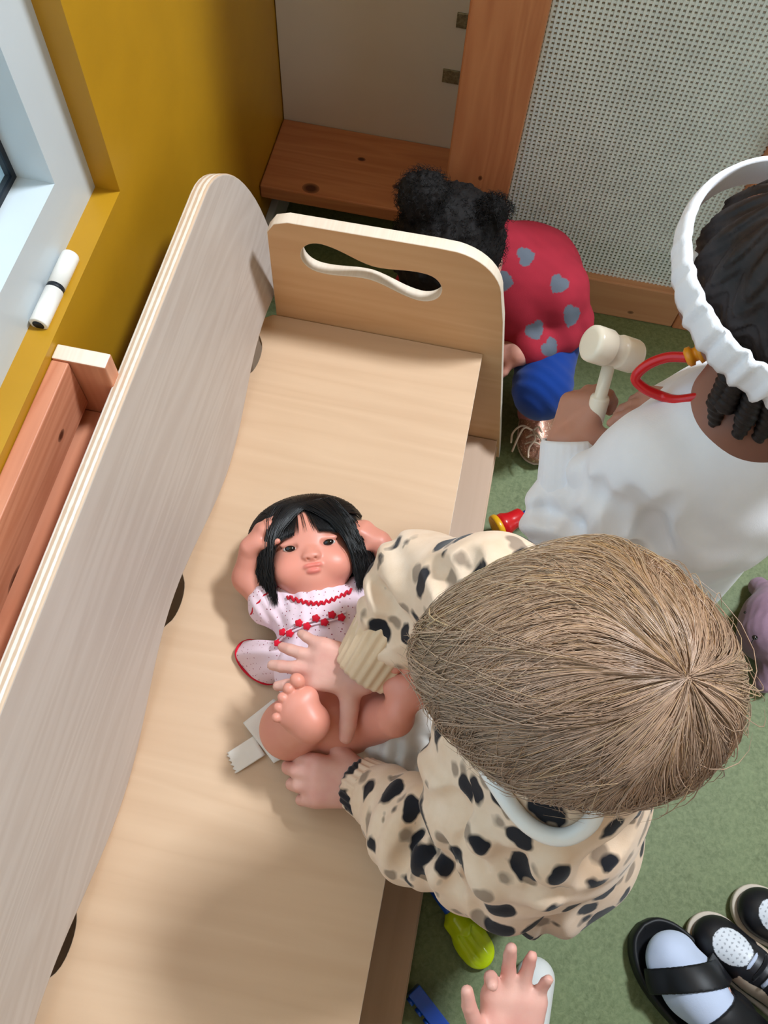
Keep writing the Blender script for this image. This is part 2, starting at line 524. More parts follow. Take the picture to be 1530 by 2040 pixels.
# pine box fixed to the wall under the window
tr = tag(empty('wall_shelf_box', (-0.36, -0.2, 0.43)), 'open pine box shelf fixed to the yellow wall under the window', 'shelf')
box('back_board', (XW + 0.0005, -0.9, 0.482), (XW + 0.019, 0.4345, 0.555), M['pine_box'], tr, 0.0015)
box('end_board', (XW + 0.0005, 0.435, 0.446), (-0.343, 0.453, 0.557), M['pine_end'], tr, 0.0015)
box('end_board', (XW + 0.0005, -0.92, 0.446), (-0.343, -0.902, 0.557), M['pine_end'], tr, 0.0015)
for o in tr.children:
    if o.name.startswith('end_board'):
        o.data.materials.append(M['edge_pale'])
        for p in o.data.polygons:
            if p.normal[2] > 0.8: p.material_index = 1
box('bottom_board', (XW + 0.008, -0.9, 0.447), (-0.343, 0.4345, 0.465), M['pine_box'], tr, 0.0015)

# ------------------------------------------------------------------ plywood bench
BH = 0.28
bench = tag(empty('plywood_bench', (-0.12, 0.2, 0)), 'pale birch plywood toddler bench with tall backrest and cut-out end panel', 'bench')


def two_tone(me, o_axis, face_m, edge_m, name, parent):
    o = link(name, me, [face_m, edge_m], parent)
    for p in me.polygons: p.material_index = 0 if abs(p.normal[o_axis]) > 0.75 else 1
    return o


# seat: scalloped finger gaps along the rear edge
lp = [(0.035, 0.7445), (0.035, -0.62), (-0.272, -0.62)]
ys = np.linspace(-0.61, 0.735, 190)
for y in ys:
    d = 0.0
    for yc in (0.668, 0.298, -0.082, -0.46):
        u = abs(y - yc) / 0.034
        if u < 1: d = max(d, 0.0125 * math.sqrt(1 - u * u))
    lp.append((-0.284 + d, y))
lp.append((-0.272, 0.7445))
me = curve_board([lp], 0.018, 0.0008)
me.transform(Matrix.Translation((0, 0, BH - 0.009)))
two_tone(me, 2, M['birch_seat'], M['edge_pale'], 'seat', bench)

box('rear_board', (-0.336, -0.62, 0.0), (-0.318, 0.83, 0.268), M['birch_front'], bench, 0.001)
# end panel, far end (profile in x, z), splayed front leg and a dumb-bell hand hole
def end_panel(y):
    lp = [(-0.268, 0.0), (-0.268, 0.445), (-0.258, 0.461), (-0.24, 0.468), (-0.05, 0.472)]
    for i in range(1, 12):
        a = math.radians(90 - i * 7.6)
        lp.append((-0.035 + 0.077 * math.cos(a), 0.395 + 0.077 * math.sin(a)))
    lp += [(0.052, 0.355), (0.080, 0.17), (0.098, 0.05), (0.105, 0.0), (0.02, 0.0), (-0.02, 0.04), (-0.20, 0.04), (-0.235, 0.0)]
    hole = []
    c1 = V3(-0.199, 0.414); c2 = V3(-0.063, 0.395)
    ax = (c2 - c1); L = np.linalg.norm(ax); ax = ax / L; nn = V3(-ax[1], ax[0])
    for i in range(60):
        t = i / 60 * 2 * math.pi
        s = math.cos(t); u = (s * 0.5 + 0.5)
        # stadium with waist
        along = -0.026 + (L + 0.052) * u
        xx = along
        if xx < 0: wv = math.sqrt(max(0, 0.0262 ** 2 - xx * xx))
        elif xx > L: wv = math.sqrt(max(0, 0.0262 ** 2 - (xx - L) ** 2))
        else:
            q = xx / L; wv = 0.0125 + 0.0137 * (0.5 + 0.5 * math.cos(2 * math.pi * q)) ** 0.9
        sg = 1 if math.sin(t) > 0 else -1
        if abs(math.sin(t)) < 1e-9: wv = 0
        p = c1 + ax * along + nn * sg * wv
        hole.append((p[0], p[1]))
    me = curve_board([lp, hole], 0.018, 0.0015)
    me.transform(Matrix.Translation((0, y, 0)) @ Matrix.Rotation(math.pi / 2, 4, 'X'))
    return me


two_tone(end_panel(0.7545), 1, M['birch_end'], M['edge_pale'], 'end_panel', bench)
two_tone(end_panel(-0.63), 1, M['birch_end'], M['edge_pale'], 'end_panel', bench)

# low platform board and front under the seat
box('platform_board', (-0.26, -0.62, 0.037), (0.0925, 0.7445, 0.055), M['birch_front'], bench, 0.001)
box('plinth_board', (0.078, -0.62, 0.0), (0.0962, 0.7445, 0.0365), M['birch_front'], bench, 0.001)

# backrest board, leaning back; local x across = thickness (board local z), built flat then stood up
def backrest():
    top = 0.255
    lp = []
    for y in np.linspace(-0.66, 0.80, 120):
        lp.append((y, 0.018 + 0.016 * (-math.cos(2 * math.pi * (y - 0.49) / 0.42))))
    lp += [(0.812, 0.05), (0.815, 0.09)]
    # rounded far top corner
    for i in range(0, 13):
        a = math.radians(i * 7.5)
        lp.append((0.715 + 0.1 * math.cos(a), 0.12 + (top - 0.12) * math.sin(a)))
    lp += [(-0.56, top)]
    for i in range(1, 10):
        a = math.radians(90 + i * 10)
        lp.append((-0.56 + 0.1 * math.cos(a), top - 0.1 + 0.1 * math.sin(a)))
    me = curve_board([lp], 0.021, 0.0025)
    return me


me = backrest()
bk = two_tone(me, 2, M['birch_back'], M['edge_x'], 'backrest', None)
# board local (u=y, v=up, w=thickness) -> world: u->y, v->(-sin,0,cos), w->(cos,0,sin)
lean = math.atan2(0.25, 1.0)
B = Matrix(((0, -math.sin(lean), math.cos(lean)), (1, 0, 0), (0, math.cos(lean), math.sin(lean)))).to_4x4()
B.translation = Vector((-0.264 - 0.0105 * math.cos(lean), 0, BH - 0.0105 * math.sin(lean)))
bk.parent = bench; bk.matrix_parent_inverse = Matrix.Translation(bench.location).inverted(); bk.matrix_basis = B

# ------------------------------------------------------------------ placing helpers
RXM = np.array(RX); IR = RXM[:, 0]; IU = RXM[:, 1]; IN = RXM[:, 2]


def pt(x, y, z):
    """world point at height z that the photograph shows at (x, y)"""
    v = RXM @ V3((x - 765) / 1700.8, -(y - 1020) / 1700.8, -1.0)
    return V3(0, 0, CAM_H) + v * ((z - CAM_H) / v[2])


def unit(v):
    v = np.array(v, float); return v / np.linalg.norm(v)


def rot_about(v, ax, a):
    v = np.array(v, float); ax = unit(ax)
    return v * math.cos(a) + np.cross(ax, v) * math.sin(a) + ax * (ax @ v) * (1 - math.cos(a))


def frame(f, u):
    """columns: side, forward, up"""
    f = unit(f); s = unit(np.cross(f, u)); u = np.cross(s, f)
    return np.stack([s, f, u], 1)

# ------------------------------------------------------------------ materials for people and toys


def skin(name, c, red, sss=0.12):
    t = Nt(name); v = t.coord()
    n1 = t.noise(v, 30, 3); n2 = t.noise(v, 700, 3, 0.6)
    t.base(t.ramp(n1.outputs[0], [(0.35, c), (0.75, red)]))
    t.bump(n2.outputs[0], 0.12, 0.0004)
    return t.fin(0.48, 0.4, **{'Subsurface Weight': sss, 'Subsurface Scale': 0.01, 'Subsurface Radius': (1.0, 0.35, 0.2)})


def tone_mat(name, rough=0.45, spec=0.4, sss=0.0, bump=0.0, sc=400, **kw):
    """colour from the mesh's own tone attribute (paint on a doll, strands of hair)"""
    t = Nt(name); a = t.n('Attribute'); a.attribute_name = 'tone'
    t.base(a.outputs['Color'])
    if bump: t.bump(t.noise(t.coord(), sc, 3).outputs[0], bump, 0.0005)
    if sss: t.b.inputs['Subsurface Weight'].default_value = sss; t.b.inputs['Subsurface Scale'].default_value = 0.008
    return t.fin(rough, spec, **kw)


def knit(name, c, rough=0.9, sc=900, var=0.08):
    t = Nt(name); v = t.coord(); n = t.noise(v, sc, 2, 0.6); b = t.noise(v, 25, 3)
    a = tuple(x * (1 - var) for x in c[:3]) + (1,); d = tuple(min(1, x * (1 + var)) for x in c[:3]) + (1,)
    t.base(t.ramp(b.outputs[0], [(0.3, a), (0.7, d)])); t.bump(n.outputs[0], 0.25, 0.0006)
    return t.fin(rough, 0.2, **{'Sheen Weight': 0.15})


def leopard():
    t = Nt('leopard_print_jersey'); v = t.coord()
    wob = t.noise(v, 42, 2, 0.5)
    ofs = t.n('VectorMath'); ofs.operation = 'SUBTRACT'; t.t.links.new(wob.outputs['Color'], ofs.inputs[0]); ofs.inputs[1].default_value = (0.5, 0.5, 0.5)
    sc = t.n('VectorMath'); sc.operation = 'SCALE'; t.t.links.new(ofs.outputs[0], sc.inputs[0]); sc.inputs['Scale'].default_value = 0.016
    ad = t.n('VectorMath'); ad.operation = 'ADD'; t.t.links.new(v, ad.inputs[0]); t.t.links.new(sc.outputs[0], ad.inputs[1])
    stretch = t.n('VectorMath'); stretch.operation = 'MULTIPLY'; t.t.links.new(ad.outputs[0], stretch.inputs[0]); stretch.inputs[1].default_value = (1.0, 0.8, 1.15)

    def spots(vec, thr, soft, scale=28):
        o = t.n('TexVoronoi'); o.feature = 'F1'; o.inputs['Scale'].default_value = scale; o.inputs['Randomness'].default_value = 0.72
        t.t.links.new(vec, o.inputs['Vector'])
        sep = t.n('SeparateColor'); t.t.links.new(o.outputs['Color'], sep.inputs[0])
        lim = t.math('ADD', t.math('MULTIPLY', sep.outputs[0], 0.16), thr)
        q = t.math('SUBTRACT', lim, o.outputs['Distance'])
        return t.math('MULTIPLY', q, soft, True)
    black = spots(stretch.outputs[0], 0.31, 14)
    sh = t.n('VectorMath'); sh.operation = 'ADD'; t.t.links.new(stretch.outputs[0], sh.inputs[0]); sh.inputs[1].default_value = (0.012, -0.011, 0.009)
    taupe = spots(sh.outputs[0], 0.20, 12)
    sh2 = t.n('VectorMath'); sh2.operation = 'ADD'; t.t.links.new(stretch.outputs[0], sh2.inputs[0]); sh2.inputs[1].default_value = (-0.006, 0.009, 0.008)
    hole = spots(sh2.outputs[0], 0.04, 20)
    n = t.noise(v, 35, 3)
    base = t.ramp(n.outputs[0], [(0.3, srgb(226, 196, 166)), (0.7, srgb(238, 213, 188))])
    c = t.mix(t.math('MULTIPLY', taupe, 0.8), base, srgb(134, 116, 100))
    c = t.mix(black, c, srgb(30, 30, 36))
    c = t.mix(hole, c, srgb(150, 130, 110))
    t.base(c); t.bump(t.noise(v, 1000, 2).outputs[0], 0.2, 0.0005)
    return t.fin(0.88, 0.2, **{'Sheen Weight': 0.15})


def dotted(name, ground, dot, scale, r, dot2=None):
    t = Nt(name); v = t.coord()
    o = t.n('TexVoronoi'); o.feature = 'F1'; o.inputs['Scale'].default_value = scale; o.inputs['Randomness'].default_value = 0.45
    t.t.links.new(v, o.inputs['Vector'])
    q = t.math('LESS_THAN', o.outputs['Distance'], r)
    t.base(t.mix(q, ground, dot)); t.bump(t.noise(v, 800, 2).outputs[0], 0.15, 0.0004)
    return t.fin(0.85, 0.2)


M['skin_fair'] = skin('fair_child_skin', srgb(222, 172, 156), srgb(214, 150, 136))
M['skin_tan'] = skin('light_brown_child_skin', srgb(205, 152, 134), srgb(192, 130, 114))
M['skin_brown'] = skin('brown_child_skin', srgb(112, 72, 56), srgb(98, 58, 46))
M['leopard'] = leopard()
M['leopard_rib'] = knit('tan_rib_knit', srgb(224, 196, 164))
M['white_knit'] = knit('white_sweat_knit', srgb(238, 240, 246), 0.9, 900, 0.03)
M['navy'] = knit('navy_cotton', srgb(28, 44, 88))
M['white_plastic'] = plain('white_plastic', srgb(240, 238, 232), 0.3, 0.5, 0.01, 10)
M['cream_plastic'] = plain('cream_plastic', srgb(244, 234, 214), 0.28, 0.5, 0.015, 10)
M['red_plastic'] = plain('red_plastic', srgb(205, 28, 34), 0.25, 0.5, 0.05, 20)
M['orange_plastic'] = plain('orange_plastic', srgb(236, 150, 30), 0.35, 0.5, 0.05, 20)
M['yellow_plastic'] = plain('yellow_plastic', srgb(236, 178, 30), 0.3, 0.5, 0.05, 20)
M['blue_plastic'] = plain('blue_plastic', srgb(22, 82, 190), 0.25, 0.5, 0.04, 20)
M['lime_plastic'] = plain('lime_plastic', srgb(200, 222, 20), 0.2, 0.5, 0.04, 20)
M['strand'] = tone_mat('blond_hair', 0.32, 0.65, 0, 0)
M['black_hair'] = plain('black_hair', srgb(14, 13, 15), 0.32, 0.5, 0.2, 60)
M['soft_black_hair'] = plain('soft_black_hair', srgb(18, 15, 15), 0.75, 0.25, 0.3, 120)
M['braid_hair'] = plain('dark_braided_hair', srgb(30, 22, 20), 0.55, 0.35, 0.35, 160, 0.5)
M['doll_vinyl'] = tone_mat('doll_vinyl', 0.42, 0.45, 0.12)
M['eye'] = plain('glossy_dark_eye', srgb(18, 14, 14), 0.08, 0.6, 0.1, 40)
M['eye_white'] = plain('eye_white', srgb(225, 220, 214), 0.2, 0.5, 0.01)
M['dress'] = dotted('dotted_dress_cotton', srgb(240, 214, 224), srgb(140, 30, 60), 210, 0.16)
M['red_trim'] = knit('red_trim', srgb(200, 20, 44))
M['diaper'] = plain('white_diaper_sheet', srgb(238, 232, 224), 0.7, 0.3, 0.02, 40, 0.3)
M['red_knit'] = knit('raspberry_knit', srgb(196, 56, 72))
M['grey_knit'] = knit('grey_heather_knit', srgb(128, 134, 146), 0.9, 500, 0.25)
M['royal'] = knit('royal_blue_cotton', srgb(10, 52, 128))
M['pink_sock'] = knit('pink_sock_knit', srgb(205, 130, 130))


def glitter():
    t = Nt('rose_glitter'); v = t.coord(); o = t.n('TexVoronoi'); o.inputs['Scale'].default_value = 500; t.t.links.new(v, o.inputs['Vector'])
    sep = t.n('SeparateColor'); t.t.links.new(o.outputs['Color'], sep.inputs[0])
    t.base(t.ramp(sep.outputs[0], [(0.0, srgb(150, 104, 86)), (0.85, srgb(188, 140, 118)), (1.0, srgb(250, 225, 205))]))
    t.t.links.new(t.math('MULTIPLY', sep.outputs[0], 0.9), t.b.inputs['Metallic'])
    return t.fin(0.4, 0.5)


M['glitter'] = glitter()
M['lace'] = knit('pale_lace', srgb(205, 182, 160))
M['rubber'] = plain('pale_sole_rubber', srgb(205, 185, 165), 0.6, 0.3)

# ------------------------------------------------------------------ body parts


def hand(s, W, d, n, thumb, L=0.1, curl=(0.3, 0.3, 0.3, 0.35), spread=0.16, tdir=(0.45, 0.85, -0.25), tcurl=0.25, fr=0.0058, kk=0.0035, tl=1.0, tr=1.0):
    """add palm, four fingers and thumb to s. W wrist, d fingers' way, n back of hand, thumb +1/-1 side of cross(d, n)"""
    d = unit(d); n = unit(np.array(n) - d * (np.array(n) @ d)); lat = np.cross(d, n) * thumb
    q = L / 0.1
    # palm
    for o in (-0.0165, -0.0055, 0.0055, 0.0165):
        s.cone(W + lat * o * q * 0.55, W + d * 0.044 * q + lat * o * q, 0.0125 * q, 0.0094 * q, 0.008)
    s.ell(W + d * 0.018 * q + lat * 0.014 * q - n * 0.006 * q, V3(0.012, 0.017, 0.010) * q, 0.008, np.stack([lat, d, n], 1))
    ln = (0.036, 0.041, 0.038, 0.030); off = (0.0172, 0.0058, -0.0056, -0.0162); st_ = (0.047, 0.050, 0.047, 0.041)
    for i in range(4):
        K = W + d * st_[i] * q + lat * off[i] * q
        a = spread * (1.2, 0.35, -0.4, -1.25)[i]
        dd = unit(d * math.cos(a) + lat * math.sin(a)); ax = np.cross(dd, n)
        p = K; r = fr * (1.02, 1.05, 1.0, 0.9)[i] * q
        for j, fr_ in enumerate((0.45, 0.32, 0.26)):
            dd = rot_about(dd, -ax, -(-curl[i]) * (0.55, 1.0, 0.8)[j] * 1.0)
            p2 = p + dd * ln[i] * fr_ * q
            s.cone(p, p2, r * (1.08, 1.0, 0.95)[j], r * (1.0, 0.95, 0.82)[j], kk if j else 0.006)
            p = p2
    T = W + d * 0.012 * q + lat * 0.017 * q - n * 0.003 * q
    td = unit(d * tdir[0] + lat * tdir[1] + n * tdir[2]); p = T
    for j, l in enumerate((0.024, 0.019, 0.014)):
        p2 = p + td * l * q * tl
        s.cone(p, p2, fr * q * tr * (1.5, 1.2, 1.1)[j], fr * q * tr * (1.2, 1.1, 0.92)[j], 0.007 if j == 0 else kk)
        p = p2; td = unit(td + d * tcurl - lat * tcurl * 0.4)
    return s


def head_sdf(s, c, f, u, q=1.0):
    """toddler head with face and ears; c centre, f facing, u crown way"""
    R = frame(f, u); A = lambda x, y, z: c + R @ V3(x, y, z) * q
    e = lambda p, r, k=0.012, sub=False: s.ell(A(*p), V3(*r) * q, k, R, sub)
    e((0, -0.004, 0.008), (0.071, 0.083, 0.076))
    e((0, 0.030, -0.040), (0.052, 0.046, 0.045), 0.03)
    e((0.030, 0.050, -0.036), (0.022, 0.020, 0.022), 0.02); e((-0.030, 0.050, -0.036), (0.022, 0.020, 0.022), 0.02)
    e((0, 0.060, -0.070), (0.018, 0.016, 0.013), 0.02)
    e((0, 0.082, -0.024), (0.008, 0.011, 0.008), 0.01)
    e((0, 0.075, -0.047), (0.015, 0.009, 0.004), 0.004); e((0, 0.073, -0.054), (0.012, 0.008, 0.004), 0.004)
    for sx in (-1, 1):
        e((sx * 0.028, 0.079, -0.006), (0.012, 0.010, 0.008), 0.008, True)
        e((sx * 0.072, -0.004, -0.014), (0.008, 0.014, 0.021), 0.005)
        e((sx * 0.080, 0.000, -0.012), (0.005, 0.007, 0.012), 0.004, True)
    return A, R


def eyes(A, R, parent, mi):
    for sx in (-1, 1):
        s = Sdf(); s.ell(A(sx * 0.028, 0.070, -0.006), (0.011, 0.008, 0.009), 0.001, R)
        o = sdf_obj('eye', s, 0.0016, M['eye_white'], parent)
        s = Sdf(); s.ell(A(sx * 0.028, 0.0762, -0.006), (0.005, 0.0025, 0.005), 0.001, R)
        sdf_obj('iris', s, 0.001, mi, o)


def folds(P, d, items):
    """soft cloth creases: (centre, axis, reach, wavelength, depth)"""
    for c, ax, reach, wl, dep in items:
        q = P - np.array(c); ax = unit(ax)
        t = q @ ax; r2 = (q ** 2).sum(1)
        d = d + dep * np.sin(t * 2 * math.pi / wl + 1.2 * np.sin(q[:, 0] * 60) + 0.9 * np.sin(q[:, 1] * 47 + 1)) * np.exp(-r2 / reach ** 2)
    return d


def strands_mesh(paths, r0, cols, n=3):
    """paths (N, K, 3) -> thin tapered tubes"""
    N, K, _ = paths.shape
    T = np.gradient(paths, axis=1); T /= np.linalg.norm(T, axis=2, keepdims=True) + 1e-9
    ref = np.broadcast_to(V3(0.31, 0.42, 0.85), T.shape)
    a = np.cross(T, ref); a /= np.linalg.norm(a, axis=2, keepdims=True) + 1e-9
    b = np.cross(T, a)
    tp = np.linspace(0, 1, K); tp = (0.75 + 0.25 * np.sin(tp * 3.14)) * np.clip((1.02 - tp) * 5, 0.15, 1)
    r = r0[:, None] * tp[None]
    V = np.stack([paths + (a * math.cos(6.2832 * j / n) + b * math.sin(6.2832 * j / n)) * r[..., None] for j in range(n)], 2)
    i = np.arange(N)[:, None, None] * K * n; k = np.arange(K - 1)[None, :, None] * n; j = np.arange(n)[None, None, :]; j2 = (j + 1) % n
    Q = np.stack([i + k + j, i + k + j2, i + k + n + j2, i + k + n + j], -1).reshape(-1, 4)
    c = np.repeat(np.repeat(cols[:, None, None, :], K, 1), n, 2).reshape(-1, 3)
    return V.reshape(-1, 3), Q, c


def ray(x, y):
    v = RXM @ V3((x - 765) / 1700.8, -(y - 1020) / 1700.8, -1.0); return v / np.linalg.norm(v)


def surf(s, x, y, t0=0.35):
    """point of the shape s that the photograph's viewpoint sees at (x, y), or None"""
    v = ray(x, y); t = t0
    for _ in range(70):
        d = s.ev((V3(0, 0, CAM_H) + v * t)[None])[0]; t += d * 0.75
        if t > 1.8: return None
    return V3(0, 0, CAM_H) + v * t


def crease(s, lines, r=0.004, k=0.014, raise_=False):
    """press (or raise) soft cloth folds along lines over the shape"""
    base = Sdf(); base.p = list(s.p); base.post = list(s.post)
    for ln in lines:
        pts = [surf(base, *p) for p in spline([(x, y, 0) for x, y in ln], 5 * (len(ln) - 1)) for p in [(p[0], p[1])]]
        pts = [p for p in pts if p is not None]
        for i, (a, b) in enumerate(zip(pts[:-1], pts[1:])):
            if np.linalg.norm(a - b) > 0.04: continue
            w0 = math.sin(math.pi * (i + 0.4) / (len(pts) - 0.2)) ** 0.6; w1 = math.sin(math.pi * (i + 1.4) / (len(pts) + 0.8)) ** 0.6
            if raise_: s.cone(a - IN * r * 0.4, b - IN * r * 0.4, r * max(w0, 0.2), r * max(w1, 0.2), k)
            else: s.cone(a + IN * r * 0.3, b + IN * r * 0.3, r * max(w0, 0.25), r * max(w1, 0.25), k, True)


def shoe_sdf(heel, toe, w, h):
    s = Sdf(); heel = V3(*heel); toe = V3(*toe); d = unit(toe - heel); L = np.linalg.norm(toe - heel)
    up = V3(0, 0, 1); sd = np.cross(d, up); R = np.stack([sd, d, up], 1)
    s.ell(heel + d * w * 0.5 + up * h * 0.48, (w * 0.46, w * 0.6, h * 0.5), 0.01, R)
    s.ell(heel + d * L * 0.5 + up * h * 0.42, (w * 0.46, L * 0.42, h * 0.45), 0.015, R)
    s.ell(toe - d * w * 0.55 + up * h * 0.36, (w * 0.52, w * 0.62, h * 0.36), 0.015, R)
    s.post.append(lambda P, dd: np.maximum(dd, 0.001 - P[:, 2]))
    return s

# ------------------------------------------------------------------ child in the leopard sweatshirt
HT = 'toddler with fine blond hair in leopard print sweatshirt leaning over the doll'
hc = pt(1150, 1335, 0.725)
kid = tag(empty('person', (0.19, 0.10, 0)), HT, 'person')
hf = unit((-0.97, 0.10, -0.16)); hu = unit((-0.05, -0.20, 0.97))
s = Sdf()
A, R = head_sdf(s, hc, hf, hu)
hu = R[:, 2]; hs = R[:, 0]
nk = pt(1120, 1500, 0.61)
s.cone(hc - hu * 0.06 - hf * 0.01, nk, 0.036, 0.040, 0.02)
pel = V3(0.166, 0.128, 0.34); chest = V3(0.140, 0.138, 0.51)
s.ell(chest, (0.056, 0.07, 0.075), 0.03); s.ell(pel, (0.075, 0.088, 0.075), 0.03); s.cone(chest, pel, 0.076, 0.078, 0.03); s.cone(nk, chest, 0.045, 0.06, 0.03)
sr = pt(985, 1190, 0.575); er = pt(840, 1165, 0.475); wr_ = pt(728, 1338, 0.41)
sl = pt(1100, 1590, 0.565); el = pt(1000, 1735, 0.455); wl_ = pt(722, 1565, 0.335)
s.cone(nk, sr, 0.033, 0.026, 0.03); s.cone(nk, sl, 0.031, 0.020, 0.02)
s.chain([sr, er, wr_], [0.026, 0.020, 0.018], 0.012); s.chain([sl, el, wl_], [0.024, 0.019, 0.018], 0.012)
for sy in (-1, 1):
    s.chain([pel + V3(0, sy * 0.045, -0.02), V3(0.190, 0.130 + sy * 0.05, 0.19), V3(0.205, 0.13 + sy * 0.055, 0.045)], [0.052, 0.038, 0.026], 0.02)
    s.ell(V3(0.180, 0.13 + sy * 0.055, 0.026), (0.055, 0.026, 0.02), 0.02)
hand(s, wr_, -IR * 0.98 + IU * 0.16, (0.05, -0.35, 0.93), -1, 0.108, curl=(0.16, 0.2, 0.24, 0.3), spread=0.25, tdir=(-0.12, 0.95, -0.12), tcurl=0.06, fr=0.0060, kk=0.0015, tl=0.85, tr=1.3)
hand(s, wl_, -IR + IU * 0.10, (0.15, -0.25, 0.93), 1, 0.108, curl=(0.50, 0.58, 0.62, 0.60), spread=0.22, tdir=(0.7, 0.7, -0.1), tcurl=0.2, fr=0.0070, kk=0.001)
sdf_obj('body', s, 0.0022, M['skin_fair'], kid)
eyes(A, R, kid, plain('blue_iris', srgb(70, 100, 130), 0.15))

# sweatshirt: one jersey shell with loose sleeves, ribbed cuffs apart
s = Sdf()
s.cone(nk + V3(0.01, 0, -0.012), chest, 0.055, 0.085, 0.03); s.ell(chest + V3(0.0, 0, -0.01), (0.090, 0.102, 0.105), 0.03); s.cone(chest, pel + V3(0.0, 0, 0.03), 0.092, 0.098, 0.03)
s.ell(pel + V3(0.012, -0.005, 0.03), (0.098, 0.104, 0.07), 0.03)
s.cone(nk, sr, 0.05, 0.054, 0.03); s.cone(nk, sl, 0.052, 0.060, 0.03)
s.chain([sr, er, wr_ + unit(er - wr_) * 0.062], [0.052, 0.050, 0.043], 0.022)
s.ell(er + V3(0.012, -0.03, -0.005), (0.045, 0.045, 0.045), 0.03)
s.chain([sl, el, (el + wl_) / 2 + V3(0, -0.004, 0), wl_ + unit(el - wl_) * 0.036], [0.060, 0.050, 0.047, 0.036], 0.007)
s.ell((el + wl_) / 2 + V3(-0.012, -0.012, -0.004), (0.042, 0.044, 0.045), 0.02)
ua = unit(er - sr); fa = unit(wr_ - er); ula = unit(el - sl); fla = unit(wl_ - el)
s.post.append(lambda P, d: folds(P, d, [(er, fa, 0.055, 0.034, 0.006), ((er + wr_) / 2, fa, 0.05, 0.024, 0.0045), (el + fla * 0.03, fla, 0.05, 0.045, 0.010), ((el + wl_) / 2, fla, 0.05, 0.032, 0.006),
                                        ((sl + el) / 2, ula, 0.06, 0.04, 0.004), (chest + V3(-0.09, 0, 0), (0.3, 1, 0.5), 0.08, 0.045, 0.004), (pel + V3(0.02, -0.09, 0.02), (1, 0.2, 0.3), 0.09, 0.05, 0.004)]))
crease(s, [[(925, 1630), (930, 1700), (940, 1770), (955, 1840)], [(835, 1640), (820, 1690), (795, 1730)], [(985, 1700), (1010, 1740), (1040, 1720)], [(880, 1690), (890, 1750)], [(745, 1170), (765, 1205), (765, 1250)], [(855, 1120), (880, 1160), (880, 1190)], [(930, 1095), (920, 1130), (930, 1160)], [(730, 1280), (765, 1258), (800, 1240)], [(1060, 1750), (1100, 1790)], [(1262, 1650), (1235, 1690), (1200, 1720), (1170, 1765)]], 0.0085, 0.013)
crease(s, [[(860, 1595), (890, 1612), (925, 1628)]], 0.010, 0.012); crease(s, [[(955, 1650), (962, 1720), (985, 1800)], [(850, 1700), (870, 1740)], [(1120, 1700), (1090, 1740), (1085, 1790)]], 0.008, 0.014, True)
s.post.append(lambda P, d: np.maximum(d, (0.315 + 0.015 * np.sin(P[:, 0] * 40)) - P[:, 2]))
SWEAT = s; sdf_obj('sweatshirt', s, 0.0028, M['leopard'], kid)


def cuff(w_, e_, r, name, m, parent, back=0.006, ln=0.034, rib=0.035):
    ax = unit(e_ - w_); a = unit(np.cross(ax, (0.2, 0.3, 0.9))); b = np.cross(ax, a)
    V = []; F = []; n = 120; prof = [(-back, r * 0.80), (-back - 0.001, r * 0.9), (-back + 0.003, r * 0.96), (ln * 0.4, r), (ln * 0.8, r * 1.06), (ln, r * 1.0)]
    for t, rr in prof:
        for j in range(n):
            th = 2 * math.pi * j / n; q = rr * (1 + rib * math.sin(2 * math.pi * j / 5))
            V.append(w_ + ax * t + (a * math.cos(th) + b * math.sin(th)) * q)
    for i in range(len(prof) - 1):
        for j in range(n): F.append((i * n + j, i * n + (j + 1) % n, (i + 1) * n + (j + 1) % n, (i + 1) * n + j))
    return mesh(name, V, F, m, parent, True)


cuff(wr_ + fa * -0.004, er, 0.037, 'cuff', M['leopard_rib'], kid, 0.004, 0.058)
cuff(wl_, el, 0.031, 'cuff', M['leopard'], kid, 0.004, 0.036)
# trousers and shoes
s = Sdf(); s.ell(pel + V3(0, 0, -0.01), (0.09, 0.1, 0.075), 0.02)
for sy in (-1, 1):
    s.chain([pel + V3(0, sy * 0.047, -0.02), V3(0.190, 0.130 + sy * 0.05, 0.19), V3(0.205, 0.13 + sy * 0.055, 0.06)], [0.064, 0.052, 0.042], 0.02)
s.post.append(lambda P, d: np.maximum(d, 0.05 - P[:, 2]))
sdf_obj('trousers', s, 0.004, M['navy'], kid)
for sy in (-1, 1):
    sdf_obj('shoe', shoe_sdf((0.240, 0.13 + sy * 0.055, 0), (0.118, 0.13 + sy * 0.06, 0), 0.066, 0.055), 0.0028, M['navy'], kid)

# hair: a soft cap and fine strands flowing from the whorl
er_ = V3(0.086, 0.107, 0.094)      # side, forward, up radii of the hair's surface
hco = hc + hf * 0.002
wd = unit(math.cos(0.60) * V3(0, 0, 1) + math.sin(0.60) * V3(0.06, -1, 0))     # whorl in head axes (side, fwd, up)
wa = unit(np.cross(wd, (1, 0, 0))); wb_ = np.cross(wd, wa)
s = Sdf(); s.ell(hco - hf * 0.018, (0.079, 0.083, 0.088), 0.02, R); s.ell(hco + hf * 0.034 - hs * 0.007 - hu * 0.004, (0.060, 0.064, 0.078), 0.03, R)
s.ell(hco - hu * 0.075 + hf * 0.075, (0.08, 0.06, 0.075), 0.01, R, True)
s.ell(hco - hu * 0.125, (0.2, 0.2, 0.06), 0.01, R, True)
base_c = V3(*srgb(180, 150, 127)[:3])
sdf_obj('hair_cap', s, 0.0028, M['strand'], kid, lambda V: np.tile(base_c, (len(V), 1)) * (1 + 0.2 * vnoise(V, 160, 3))[:, None])


